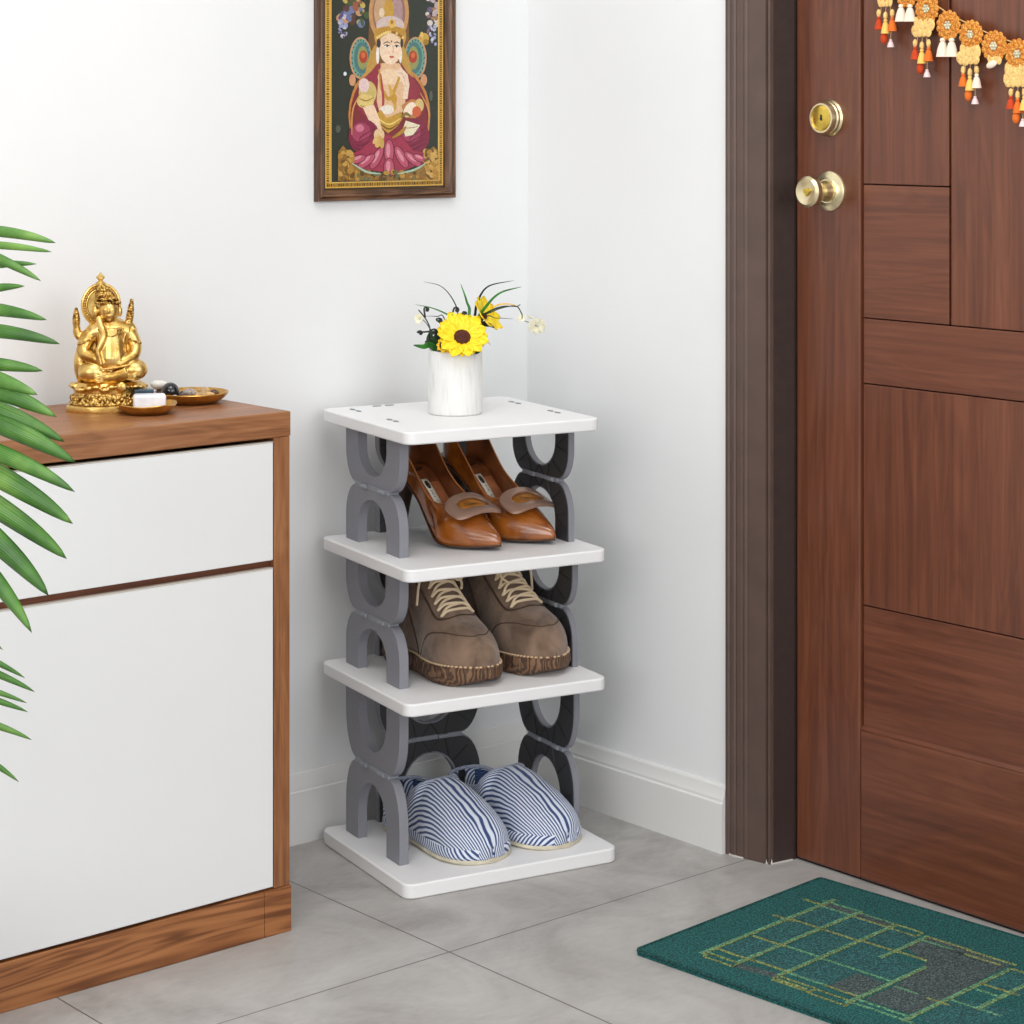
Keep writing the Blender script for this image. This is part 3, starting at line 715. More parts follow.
for sx_ in (0, 1):
    f = (lambda x: x) if sx_ == 0 else (lambda x: 872-x)
    ae(f(302), 275, 54, 100, (200, 150, 110)); ae(f(304), 275, 48, 92, (110, 156, 140)); ae(f(308), 275, 38, 76, (74, 120, 120)); ae(f(312), 275, 26, 56, (146, 150, 90)); ae(f(315), 270, 20, 30, (176, 62, 40)); ae(f(315), 262, 10, 14, (210, 110, 60))
    for a in range(20):
        t = a*2*PI/20; ae(f(303+43*math.cos(t)), 275+84*math.sin(t), 3.5, 5, (50, 90, 96), 0, 8)
    ae(f(262), 380, 16, 28, (206, 150, 110)); ae(f(285), 420, 14, 26, (200, 160, 70))
ae(610, 180, 26, 24, (200, 160, 70)); ae(620, 200, 14, 14, (160, 120, 40)); ae(600, 165, 8, 14, (224, 190, 110))
ae(226, 350, 8, 10, (214, 226, 226), 0, 10); ae(645, 455, 8, 24, (90, 96, 86)); ae(192, 612, 12, 18, (84, 90, 76))
ae(442, 545, 200, 250, (196, 130, 66)); ae(442, 550, 190, 240, (128, 44, 50))
ap([(330, 350), (385, 210), (400, 330), (430, 390), (380, 520), (340, 560), (290, 520), (300, 420)], (150, 52, 66))
ap([(545, 350), (505, 210), (495, 330), (480, 390), (520, 520), (560, 560), (600, 500), (590, 420)], (146, 50, 64))
ap([(372, 210), (345, 260), (318, 370), (352, 340), (385, 300), (392, 230)], (190, 148, 70)); ap([(510, 210), (530, 260), (560, 370), (530, 345), (500, 300), (500, 230)], (190, 148, 70))
ap([(405, 300), (490, 300), (520, 350), (520, 520), (470, 560), (400, 560), (380, 480), (390, 350)], (226, 186, 146))
ae(447, 365, 62, 38, (238, 206, 170))
astroke([(392, 330), (405, 420), (440, 470), (470, 420), (500, 340)], 9, (196, 150, 52)); astroke([(440, 400), (452, 440), (470, 500), (462, 530)], 8, (206, 164, 70)); ae(465, 468, 14, 24, (200, 150, 50))
astroke([(400, 350), (412, 470), (405, 540)], 6, (176, 60, 74)); ae(430, 520, 34, 22, (236, 226, 210))
ap([(375, 545), (400, 520), (430, 560), (500, 530), (508, 560), (480, 600), (436, 632), (396, 600)], (196, 152, 56)); astroke([(384, 560), (440, 590), (500, 560)], 4, (236, 206, 120)); astroke([(392, 585), (440, 612), (486, 588)], 4, (120, 80, 30))
ae(385, 262, 8, 42, (240, 232, 222)); ae(496, 258, 8, 42, (240, 232, 222))
ae(446, 170, 78, 84, (196, 150, 64)); ae(446, 120, 68, 44, (206, 186, 180)); ae(446, 150, 74, 26, (186, 140, 50)); ae(455, 112, 18, 22, (220, 180, 90))
ae(455, 105, 7, 9, (170, 110, 60))
for a in range(13): ae(384+a*10.4, 178-26*math.sin(PI*a/12), 6, 7, random.choice([(226, 186, 90), (150, 100, 40), (236, 206, 130)]), 0, 10)
ae(447, 232, 54, 74, (242, 214, 184)); ae(447, 192, 50, 28, (236, 204, 170)); ae(390, 205, 10, 22, (60, 44, 60)); ae(502, 205, 7, 22, (60, 44, 50))
astroke([(412, 208), (430, 199), (447, 205)], 2.6, (70, 46, 40)); astroke([(464, 205), (480, 199), (494, 208)], 2.6, (70, 46, 40))
ae(430, 219, 16, 4.5, (246, 240, 230)); ae(478, 221, 13, 4.5, (246, 240, 230)); ae(431, 219, 5, 4.5, (40, 30, 30), 0, 12); ae(477, 221, 5, 4.5, (40, 30, 30), 0, 12)
astroke([(413, 219), (430, 213), (447, 220)], 2.2, (50, 36, 34)); astroke([(464, 220), (478, 215), (492, 221)], 2.2, (50, 36, 34))
astroke([(457, 215), (462, 240), (455, 252)], 2, (206, 160, 130)); ae(453, 270, 12, 5, (190, 80, 70)); ae(453, 273, 8, 4, (212, 110, 96)); ae(452, 196, 4, 5, (170, 50, 50), 0, 10)
ae(430, 250, 12, 10, (240, 200, 176)); ae(478, 250, 9, 10, (240, 200, 176))
ap([(475, 332), (500, 322), (530, 352), (540, 400), (530, 470), (506, 468), (514, 410), (496, 370), (476, 352)], (240, 212, 184)); astroke([(480, 345), (505, 352), (522, 400)], 2, (206, 168, 140))
ap([(500, 500), (550, 470), (600, 480), (610, 510), (570, 560), (520, 560)], (190, 130, 70)); ae(588, 500, 22, 32, (214, 186, 120)); ae(540, 520, 24, 40, (244, 224, 200), .6); ae(575, 530, 22, 26, (206, 96, 60))
ae(336, 440, 44, 56, (206, 182, 108)); ae(318, 405, 26, 34, (228, 200, 196)); ae(325, 480, 42, 34, (222, 196, 120)); astroke([(295, 468), (330, 478), (366, 462)], 3, (150, 110, 40)); astroke([(298, 500), (330, 510), (366, 496)], 3, (150, 110, 40))
ap([(312, 510), (366, 496), (392, 560), (408, 625), (372, 640), (350, 590)], (240, 208, 176))
for kx in (318, 562):
    ae(kx, 648, 76, 82, (132, 38, 66)); ae(kx-14, 628, 46, 46, (164, 64, 92)); ae(kx-20, 608, 20, 18, (206, 120, 142))
    for a in range(4): astroke([(kx-60+a*12, 690-a*8), (kx-10, 712-a*22), (kx+56, 680-a*24)], 2.6, (98, 24, 46))
ap([(250, 730), (300, 715), (380, 640), (420, 640), (500, 650), (560, 715), (620, 725), (612, 775), (560, 790), (450, 838), (400, 815), (300, 800), (255, 765)], (160, 52, 76))
for cx, cy, rx, ry, ro in ((440, 720, 22, 56, 0), (380, 750, 20, 56, .5), (500, 745, 20, 56, -.5), (330, 765, 18, 48, .9), (555, 755, 18, 48, -.9), (440, 795, 24, 42, 0), (290, 755, 16, 36, 1.2), (590, 750, 14, 34, -1.2)):
    ae(cx, cy, rx+5, ry+4, (110, 30, 52), ro); ae(cx, cy, rx, ry, (186, 84, 108), ro); ae(cx-4, cy-6, rx*.45, ry*.6, (216, 140, 156), ro)
ap([(192, 720), (215, 690), (235, 712), (258, 722), (262, 780), (320, 812), (400, 822), (440, 845), (480, 822), (580, 800), (622, 770), (630, 715), (655, 695), (682, 715), (684, 858), (190, 858)], (150, 112, 48))
blobs(110, 200, 720, 262, 850, 6, 15, [(196, 156, 76), (110, 78, 34), (176, 130, 54), (140, 100, 40)])
blobs(110, 615, 715, 676, 850, 6, 15, [(206, 166, 90), (110, 78, 34), (176, 130, 54), (190, 140, 60)])
blobs(90, 270, 815, 610, 850, 6, 14, [(186, 140, 60), (96, 70, 34), (150, 108, 46), (110, 110, 70)])
astroke([(258, 775), (330, 815), (400, 825)], 5, (170, 196, 170)); astroke([(480, 825), (560, 806), (618, 775)], 5, (170, 196, 170))
ae(390, 640, 26, 30, (230, 196, 150)); ae(386, 672, 16, 30, (214, 174, 96), .3); ae(402, 676, 12, 28, (206, 166, 90), -.1); ae(372, 662, 9, 24, (224, 184, 120), .5)
ap([(505, 612), (520, 572), (590, 594), (556, 640), (518, 648)], (232, 222, 190)); astroke([(512, 608), (548, 606), (580, 600)], 2, (160, 130, 80)); astroke([(498, 560), (520, 540), (545, 552)], 8, (140, 116, 50)); astroke([(455, 655), (500, 625), (520, 600)], 9, (176, 130, 50))
astroke([(256, 640), (262, 520), (300, 440)], 4, (206, 150, 90)); astroke([(632, 620), (630, 520), (590, 440)], 4, (206, 150, 90))
# upper part of the picture, above the photograph's edge: plain drapery
ao = art.build('painting', M['paint'], None, smooth=False); sub(ao, pic)
sub(MB().box((px0+.004, -.0027, pz0+.004), (px1-.004, -.0008, pz1-.004)).build('backing', M['frame_in'], None, smooth=False), pic)

# ================================================================ SHOE RACK
TH = math.radians(12)
RX, RY = Vector((math.cos(TH), -math.sin(TH), 0)), Vector((math.sin(TH), math.cos(TH), 0))
RO = Vector((-.484, -.330, 0))
RM = Matrix.Translation(RO) @ Matrix.Rotation(-TH, 4, 'Z')
rack = thing('shoe_rack', 'four tier white and grey plastic shoe rack in the corner', 'shoe rack', tuple(RM @ Vector((.15, .155, 0))))
LV = [(.0, .022), (.267, .286), (.463, .482), (.664, .683)]      # plate bottom / top
PLT = [(-.030, .333, .004, .311), (-.031, .312, 0, .31), (-.031, .312, 0, .31), (-.031, .300, 0, .31)]
def rpart(name, mb, mt, par=rack, **kw):
    o = mb.build(name, mt, None, M4=RM, **kw); sub(o, par); return o
for i, ((z0, z1), (x0, x1, y0, y1)) in enumerate(zip(LV, PLT)):
    mb = MB(); mb.prism(rrect(x0, y0, x1, y1, .017, 8), z0+.0002*(i == 0), z1)
    pl = rpart('shelf_board', mb, M['plate'], smooth=True, bevel=.0025, seg=3, angle=50)
    if i == 3: topb = pl
def support(lev, plane, a0, a1, p0, p1, inner):
    """plane 'x': panel spans y a0..a1 and is p0..p1 thick in x; plane 'y': spans x"""
    zb, zt = LV[lev][1], LV[lev+1][0]; H = zt-zb; w = a1-a0; lw = w*.235; hz = H*.5; 
    def T(u, v, d): return (d, a0+u, zb+v) if plane == 'x' else (a0+u, d, zb+v)
    lw2 = lw
    def arch(up):
        # outline of lower arch (u, v); mirrored for the upper
        out = []
        r = min(w*.30, hz*.55)
        vh = hz*.985
        outer = [(0, 0)]+[(w*.0+ (1-math.cos(t))*w*.20, hz*.42+math.sin(t)*(vh-hz*.42)) for t in [k*PI/2/8 for k in range(9)]]
        outer2 = [(w-u, v) for u, v in reversed(outer)]
        ih = hz*.80
        inner_ = [(w-lw, 0)]+[(w/2+(w/2-lw)*math.cos(t), ih*.42+ih*.58*math.sin(t)) for t in [k*PI/14 for k in range(15)]]+[(lw, 0)]
        pts = outer+outer2+inner_
        return pts if not up else [(u, H-v) for u, v in pts], len(outer)*2
    for up in (0, 1):
        pts, no = arch(up); mb = MB(); n = len(pts)
        v = [T(u, q, p0) for u, q in pts]+[T(u, q, p1) for u, q in pts]
        fs = [(i, (i+1) % n, n+(i+1) % n, n+i) for i in range(n)]
        # face triangulation strips: pair outer and inner points
        ou = list(range(no)); inn = list(range(no, n))[::-1]
        def strip(A, B):
            fs2 = []; i = j = 0
            while i < len(A)-1 or j < len(B)-1:
                if j == len(B)-1 or (i < len(A)-1 and (i+1)/(len(A)-1) <= (j+1)/(len(B)-1)):
                    fs2.append((A[i], A[i+1], B[j])); i += 1
                else:
                    fs2.append((A[i], B[j+1], B[j])); j += 1
            return fs2
        s1 = strip(ou, inn)
        fs += s1+[tuple(k+n for k in reversed(f)) for f in s1]
        mb.add(v, fs)
        par = rpart('arch', mb, M['grey'], smooth=True, angle=30)
        # dark ribbed inlay on the inner face
        d = p1 if inner > 0 else p0; e = .0007*inner
        c = lambda u, q, k: (w/2+(u-w/2)*k, q)
        ml = MB(); ins = .0022
        cu = sum(p[0] for p in pts)/n
        q_out = [(min(max(u, ins), w-ins) if True else u, q) for u, q in pts[:no]]
        q_in = [(u+(-ins if u < w/2 else ins)*0+(ins*(-1 if u < w/2 else 1)), q+(ins if not up else -ins)*(1 if 0 < q < H else 0)) for u, q in pts[no:]]
        q_out = [(u, q-(ins if not up else -ins) if 0 < q < H else q) for u, q in q_out]
        pp = q_out+q_in
        ml.add([T(u, q, d+e) for u, q in pp], s1)
        # fine diagonal ribs following the panel
        def rib(u0, q0, u1, q1):
            if up: q0, q1 = H-q0, H-q1
            ml.tube([T(u0, q0, d+e*1.7), T(u1, q1, d+e*1.7)], .0004, 5, 1)
        for sgn in (0, 1):
            F = (lambda u: u) if not sgn else (lambda u: w-u)
            rib(F(w*.5), hz*.81, F(w*.42), hz*.97); rib(F(w*.36), hz*.97, F(w*.32), hz*.74); rib(F(w*.13), hz*.84, F(w*.28), hz*.66)
            rib(F(w*.02), hz*.48, F(w*.22), hz*.40); rib(F(w*.22), hz*.40, F(w*.01), hz*.18); rib(F(w*.30), hz*.58, F(w*.22), hz*.40) if False else None
        sub(rpart('ribbed_inlay', ml, [M['char'], M['char_line']], smooth=False, solid=.001), par)
    # hinge bar in the middle
    mh = MB()
    for (b0, b1) in ((w*.19, w*.81),):
        t = .0035
        pts = [T(b0, hz-t, p0-.0015), T(b1, hz-t, p0-.0015), T(b1, hz-t, p1+.0015), T(b0, hz-t, p1+.0015), T(b0, hz+t, p0-.0015), T(b1, hz+t, p0-.0015), T(b1, hz+t, p1+.0015), T(b0, hz+t, p1+.0015)]
        mh.add(pts, [(3,2,1,0),(4,5,6,7),(0,1,5,4),(1,2,6,5),(2,3,7,6),(3,0,4,7)])
    for uu in (w*.30, w*.62):
        for dd in (p0-.0022, p1+.0022): mh.tube([T(uu-.009, hz, dd), T(uu+.009, hz, dd)], .0038, 10)
    rpart('hinge', mh, M['grey_lt'], smooth=True, bevel=.0008, angle=40)
for lev in range(3):
    support(lev, 'x', .088, .280, .000, .015, 1)
    support(lev, 'x', (.094, .080, .078)[lev], (.276, .262, .260)[lev], (.306, .295, .287)[lev], (.316, .305, .297)[lev], -1)
    support(lev, 'y', .062, .245, .292, .305, -1)
# clip ends showing on the top board
for (x, y, a) in ((.008, .262, 1), (.008, .128, 1), (.272, .225, 1), (.272, .098, 1), (.07, .292, 0)):
    mb = MB()
    for s_ in (-1, 1):
        o_ = s_*.011
        cx_, cy_ = (x, y+o_) if a else (x+o_, y)
        rx_, ry_ = (.0035, .008) if a else (.008, .0035)
        mb.prism([(cx_+rx_*math.cos(t*PI/8), cy_+ry_*math.sin(t*PI/8)) for t in range(16)], LV[3][1]-.0002, LV[3][1]+.0008)
    sub(rpart('clip', mb, M['slot'], smooth=False), topb)
mb = MB(); mb.lathe([(.0025, 0), (.0025, .0006), (.0001, .0008)], (.012, .293, .022), 12); rpart('screw_dot', mb, M['slot'])
# small wall-side metal clip and loose blue-grey cord at the second board's right rear
# ================================================================ SHOES
def shoe_matrix(x, y, z, rot=0, mirror=1, sx=1, sy=1, sz=1):
    """toe tip at rack-local (x, y); shoe local frame: toe at origin, heel towards +Y"""
    return RM @ Matrix.Translation((x, y, z)) @ Matrix.Rotation(rot, 4, 'Z') @ Matrix.Diagonal((mirror*sx, sy, sz, 1))
class Shoe:
    def __init__(s, L, w, zs, zr, xr, off=None, pw=1.0, zin=0):
        s.L, s.w, s.zs, s.zr, s.xr, s.off, s.pw, s.zin = L, w, zs, zr, xr, off or [(0, 0), (1, 0)], pw, zin
    def P(s, a, t, out=0, side=0):
        """a: 0 heel..1 toe ; t: -1 (left sole edge) .. 0 rim/top .. 1 (right sole edge)"""
        W = keys(s.w, a)+out; z0 = keys(s.zs, a)+s.zin; z1 = keys(s.zr, a)+out; xo = max(0, min(s.xr(a), 1))*W
        sg = side or (-1 if t < 0 else 1); q = (1-abs(t))*PI/2
        x = xo+(W-xo)*max(0, math.cos(q))**s.pw; z = z0+(z1-z0)*math.sin(q)**.9
        # gentle inward tuck at the sole
        x *= 1-.05*(1-math.sin(q))**2
        return Vector((sg*x+keys(s.off, a), s.L*(1-a), z))
    def upper(s, n=44, k=9, a0=0.0, a1=1.0, out=0):
        rows = []; uvs = []
        for i in range(n+1):
            q = i/n; q = .35*q+.65*(1-math.cos(PI*q))/2; a = a0+(a1-a0)*q
            l = [s.P(a, -1+j/k, out, -1) for j in range(k+1)]; r = [s.P(a, 1-j/k, out, 1) for j in range(k, -1, -1)]
            rows.append((l, r))
        return rows
    def mesh(s, n=44, k=9, a0=0.0, a1=1.0, out=0, m=0):
        mb = MB(); R = s.upper(n, k, a0, a1, out)
        for side in (0, 1):
            rows = [r[side] for r in R]
            ws = []
            for i in range(n+1):
                q = i/n; q = .35*q+.65*(1-math.cos(PI*q))/2; ws.append(keys(s.w, a0+(a1-a0)*q))
            uvs = [(.5-8.3*ws[i]*(1-j/k) if side == 0 else .5+8.3*ws[i]*j/k, i/n) for i in range(n+1) for j in range(k+1)]
            mb.grid(rows, m, False, uvs)
        return mb
    def outline(s, n=40, inset=0, z=None):
        L = [s.P(i/n, -1) for i in range(n+1)]; R = [s.P(i/n, 1) for i in range(n+1)]
        return L, R
    def slab(s, z0f, z1f, grow, n=44, mb=None, m=0, a0=0, a1=1, gl=None, bot=.94):
        """solid between functions z0f(a), z1f(a) with outline grown"""
        mb = mb or MB(); rows = []
        for i in range(n+1):
            q = i/n; q = .3*q+.7*(1-math.cos(PI*q))/2; a = a0+(a1-a0)*q; W = keys(s.w, a); W = max(W+grow*min(1, W/.02), .0005); c = keys(s.off, a); y = s.L*(1-a)+(grow if i == 0 else (-grow if i == n else 0))*(1 if gl is None else gl)
            z0, z1 = z0f(a), z1f(a); zm = (z0+z1)/2
            rows.append([(c-W*bot, y, z0), (c+W*bot, y, z0), (c+W, y, zm), (c+W*.97, y, z1), (c, y, z1), (c-W*.97, y, z1), (c-W, y, zm)])
        return mb.grid(rows, m, True, None, True, True)
def onc(a, hw, e=.45):
    """rounded ends for a width table"""
    return hw
# ---- pumps -----------------------------------------------------------------------------------
def pump(x, y, z, rot, mirror, label):
    MM = shoe_matrix(x, y, z, rot, mirror, 1.27, 1.0, 1.19)
    t = thing('pump', label, 'shoe', tuple(MM @ Vector((0, .11, 0))), 'amber pointed pumps on the upper shelf')
    L = .236
    w = [(0, .004), (.012, .014), (.04, .021), (.1, .0265), (.2, .0275), (.36, .0265), (.5, .032), (.62, .0385), (.70, .0365), (.80, .0270), (.90, .0150), (.96, .0072), (.99, .0028), (1, .0006)]
    zs = [(0, .086), (.12, .083), (.22, .074), (.34, .054), (.46, .028), (.57, .009), (.66, .003), (.85, .0025), (1, .006)]
    zr = [(0, .145), (.06, .144), (.16, .130), (.28, .100), (.40, .072), (.50, .056), (.58, .050), (.63, .051), (.70, .047), (.80, .038), (.90, .027), (.97, .018), (1, .0105)]
    xr = lambda a: .97 if a < .44 else (.97*math.sqrt(max(0, 1-((a-.44)/.185)**2)) if a < .625 else 0)
    sh = Shoe(L, w, zs, zr, xr)
    def part(name, mb, mt, par=t, **kw): o = mb.build(name, mt, None, M4=MM, **kw); sub(o, par); return o
    up = part('upper', sh.mesh(70, 12), M['pump'], solid=.0016, angle=80, weld=2e-4)
    ins = Shoe(L, [(a, b-.0014) if b > .003 else (a, b*.3) for a, b in w], zs, [(a, b-.0012) for a, b in zr], xr)
    part('lining', ins.mesh(36, 8, 0.01, .66, -.0006), M['pump_in'], solid=.0006, angle=70)
    part('sole', sh.slab(lambda a: keys(zs, a)-.0028, lambda a: keys(zs, a)+.0002, .0006), M['sole_dk'])
    mb = sh.slab(lambda a: keys(zs, a)+.0006, lambda a: keys(zs, a)+.003, -.0022, 30, a0=.02, a1=.72); ip = part('insole', mb, M['pump_in'])
    mb = sh.slab(lambda a: keys(zs, a)+.0030, lambda a: keys(zs, a)+.0036, -.006, 24, a0=.28, a1=.64, gl=0); sub(part('insole_pad', mb, M['pump_pad']), ip)
    # rim piping
    rim = [sh.P(.63*(1-i/24), -.0001) for i in range(25)]+[sh.P(.63*i/24, 0) for i in range(25)]
    part('piping', MB().tube(rim, .0010, 6), M['pump_edge'])
    # heel
    mb = MB(); rows = []
    for i in range(9):
        q = i/8; zz = .084*(1-q)+.001*q; r = .019*(1-q)**2.2+.0052; cy = L-.020+.006*q
        rows.append([(r*math.cos(a)*.95, cy+r*math.sin(a)*1.0, zz) for a in [k_*2*PI/16 for k_ in range(16)]])
    mb.grid(rows, 0, True, None, True, True); part('heel', mb, M['sole_dk'])
    # insole label
    mb = MB(); rows = []
    for i in range(9):
        a = .26+.15*i/8; c0 = keys(zs, a)+.0046; y0 = L*(1-a)
        rows.append([(-.0052+.0, y0, c0), (.0052, y0, c0)])
    mb.grid(rows); lb = part('brand_label', mb, M['label'], solid=.0004)
    mb = MB()
    def onl(u, a): return (u, L*(1-a), keys(zs, a)+.0051)
    rows = [[onl(-.0034*math.sqrt(max(.05, 1-((i-4)/4.2)**2)), .275+.05*i/8), onl(.0034*math.sqrt(max(.05, 1-((i-4)/4.2)**2)), .275+.05*i/8)] for i in range(9)]
    mb.grid(rows)
    for i, (a, ww) in enumerate(((.338, .0022), (.346, .0014), (.354, .0024), (.362, .0016), (.370, .002), (.392, .0012))):
        mb.grid([[onl(-ww*.5-.0006, a), onl(ww*.5, a)], [onl(-ww*.5-.0006, a+.0035), onl(ww*.5, a+.0035)]])
    sub(part('label_print', mb, M['ink'], solid=.0002), lb)
    mb = MB(); mb.grid([[onl(-.0022+q_*.0011, .285+.03*(q_ % 2)) for q_ in range(5)], [onl(-.0019+q_*.0011, .288+.03*(q_ % 2)) for q_ in range(5)]])
    sub(part('label_letters', mb, M['label'], solid=.0003), lb)
    # buckle plate lying across the vamp: rounded rectangle with an oblong opening
    def B(u, v):        # u across, v along (towards heel)
        a = .742-v/L; zc = keys(zr, .742)+(a-.742)*-.085; W = keys(w, a)
        return Vector((u, L*(1-a), zc+.0070-.24*(u*u)/.034+.0012))
    nn = 32; mb = MB()
    def ro(hu, hv, p, n=nn): 
        o_ = []
        for i in range(n):
            th = i*2*PI/n; c_, s_ = math.cos(th), math.sin(th)
            o_.append((hu*math.copysign(abs(c_)**(2/p), c_), hv*math.copysign(abs(s_)**(2/p), s_)))
        return o_
    O, I = ro(.0375, .0245, 3.6), ro(.0240, .0122, 2.6)
    rings = [(O, 0), (O, .0030), ([(a_*.97, b_*.95) for a_, b_ in O], .0040), ([(a_*1.08, b_*1.14) for a_, b_ in I], .0040), (I, .0032), (I, 0)]
    rows = [[B(u, v)+Vector((0, 0, dz)) for u, v in rr] for rr, dz in rings]; rows.append(rows[0])
    mb.grid(rows, 0, True); bk = part('buckle', mb, M['buckle'], angle=35)
    mb = MB(); rows = [[B(u*k_, v*k_)+Vector((0, 0, .0016)) for u, v in I] for k_ in (.02, .5, 1.02)]; mb.grid(rows, 0, True); sub(part('buckle_inlay', mb, M['buckle_in'], solid=.0006), bk)
    return t
pump(.158, .062, LV[2][1]+.0035, .27, 1, 'amber patent pointed pump with bronze buckle, left of its pair')
pump(.256, .067, LV[2][1]+.0035, .27, -1, 'amber patent pointed pump with bronze buckle, right of its pair')
# ---- boots -----------------------------------------------------------------------------------
def boot(x, y, z, rot, mirror, label, flip):
    MM = shoe_matrix(x, y, z, rot, mirror, 1.12, 1.02, 1.03)
    t = thing('boot', label, 'shoe', tuple(MM @ Vector((0, .12, 0))), 'taupe suede lace-up boots on the middle shelf')
    L = .246
    w = [(0, .006), (.015, .021), (.05, .031), (.12, .0365), (.3, .0345), (.45, .037), (.58, .0445), (.68, .0475), (.76, .0465), (.84, .0415), (.90, .034), (.95, .0245), (.98, .0155), (.995, .0078), (1, .0003)]
    zs = [(0, .026), (.5, .025), (1, .026)]
    zr = [(0, .140), (.10, .149), (.3, .166), (.36, .166), (.44, .146), (.54, .120), (.64, .101), (.72, .090), (.80, .083), (.88, .073), (.94, .062), (.98, .051), (1, .040)]
    xr = lambda a: .80 if a < .26 else (.80*math.sqrt(max(0, 1-((a-.26)/.12)**2)) if a < .38 else 0)
    off = [(0, 0), (.5, 0), (.8, -.003), (1, .001)]
    sh = Shoe(L, w, zs, zr, xr, off, pw=.75)
    def part(name, mb, mt, par=t, **kw): o = mb.build(name, mt, None, M4=MM, **kw); sub(o, par); return o
    up = part('upper', sh.mesh(70, 14), M['suede'], solid=.0024, angle=80, weld=4e-4)
    ins = Shoe(L, [(a, max(.002, b-.003)) for a, b in w], zs, [(a, b-.003) for a, b in zr], xr, off, pw=.75)
    part('lining', ins.mesh(24, 8, .02, .44), M['suede_lt'], solid=.001, angle=70)
    so = part('sole', sh.slab(lambda a: .001+.013*max(0, (a-.84)/.16)**1.6, lambda a: keys(zs, a)+.002, .0052, 60, bot=.86), M['crepe'], angle=60)
    part('insole', sh.slab(lambda a: keys(zs, a)+.001, lambda a: keys(zs, a)+.004, -.004, a0=.02, a1=.6), M['suede_dk'])
    # welt stitching: rope of small beads round the sole edge
    pts = [sh.P(1-.97*i/90, -1, .0028) for i in range(91)][::-1]+[sh.P(1-.97*i/90, 1, .0028) for i in range(91)]
    # even spacing
    ml = MB(); acc = 0; prev = pts[0]
    for p in pts[1:]:
        acc += (p-prev).length
        if acc > .0052:
            ml.ell(p+Vector((0, 0, .0046)), (.0025, .0028, .0017), 8); acc = 0
        prev = p
    sub(part('stitching', ml, M['thread']), so)
    part('welt', MB().tube([p+Vector((0, 0, .0024)) for p in pts], .0026, 6), M['crepe'])
    # seams
    def path(fs, r, mk, name='seam', o=.0016): part(name, MB().tube(catmull([sh.P(a, tt, o) for a, tt in fs], 6), r, 6), M[mk])
    path([(.52, -.98), (.62, -.70), (.74, -.48), (.84, -.34), (.895, -.12), (.895, -.0001)], .0009, 'thread_dk')
    path([(.52, .98), (.62, .70), (.74, .48), (.84, .34), (.895, .12), (.895, 0)], .0009, 'thread_dk')
    path([(.36, -.42), (.50, -.42), (.64, -.38), (.70, -.22), (.705, -.0001)], .0016, 'suede_dk')
    path([(.36, .42), (.50, .42), (.64, .38), (.70, .22), (.705, 0)], .0016, 'suede_dk')
    path([(.20, -.18), (.26, -.5), (.34, -.72), (.46, -.9), (.5, -1)], .0011, 'thread_dk'); path([(.20, .18), (.26, .5), (.34, .72), (.46, .9), (.5, 1)], .0011, 'thread_dk')
    rim = [sh.P(.38*(1-i/20), -.0001, .001) for i in range(21)]+[sh.P(.38*i/20, 0, .001) for i in range(21)]
    part('collar', MB().tube(rim, .0036, 8), M['suede_dk'])
    # tongue panel between the eyestays
    tg = MB(); rows = [[sh.P(.36+.32*i/10, tt, .0022) for tt in (-.20, -.13, -.06, -.0001)]+[sh.P(.36+.32*i/10, tt, .0022) for tt in (.06, .13, .20)] for i in range(11)]
    tg.grid(rows); part('tongue', tg, M['suede'], solid=.001)
    # laces
    lc = MB()
    ks = [.67, .625, .58, .535, .49, .445, .40]
    for i, a in enumerate(ks):
        for sg in (-1, 1):
            lc.ell(sh.P(a, .27*sg, .003), (.0024, .0024, .0018), 8)
        b = ks[i+1] if i+1 < len(ks) else a-.03
        if i == 0: lc.tube(catmull([sh.P(a, -.27, .003), sh.P(a+.004, -.12, .0055), sh.P(a+.004, .12, .0055), sh.P(a, .27, .003)], 5), .0021, 6)
        lc.tube(catmull([sh.P(a, -.27, .003), sh.P((a*2+b)/3, -.1, .0065), sh.P((a+2*b)/3, .1, .0065), sh.P(b, .27, .003)], 5), .0021, 6)
        lc.tube(catmull([sh.P(a, .27, .003), sh.P((a*2+b)/3, .1, .0085), sh.P((a+2*b)/3, -.1, .0085), sh.P(b, -.27, .003)], 5), .0021, 6)
    part('lace', lc, M['lace'])
    lb = MB(); K = sh.P(.40, 0, .008)
    lb.ell(K, (.0045, .004, .004), 10)
    lb.tube(catmull([K, K+Vector((.018, -.016, .006)), K+Vector((.030, -.030, -.016)), K+Vector((.020, -.032, -.030)), K+Vector((.004, -.016, -.010)), K], 8), .0019, 6)
    lb.tube(catmull([K, K+Vector((-.018, -.006, .004)), K+Vector((-.034, -.014, -.018)), K+Vector((-.026, -.020, -.020)), K], 8), .0019, 6)
    lb.tube(catmull([K, K+Vector((-.02, -.02, -.004)), K+Vector((-.037, -.022, -.026)), K+Vector((-.042, -.022, -.062))], 8), .0019, 6)
    lb.tube(catmull([K, K+Vector((.012, -.022, -.008)), K+Vector((.022, -.036, -.030)), K+Vector((.016, -.048, -.040))], 8), .0019, 6)
    part('lace_bow', lb, M['lace'])
    return t
boot(.124, .034, LV[1][1], .12, 1, 'taupe suede lace-up boot with crepe sole, left of its pair', 0)
boot(.244, .040, LV[1][1], .12, -1, 'taupe suede lace-up boot with crepe sole, right of its pair', 1)
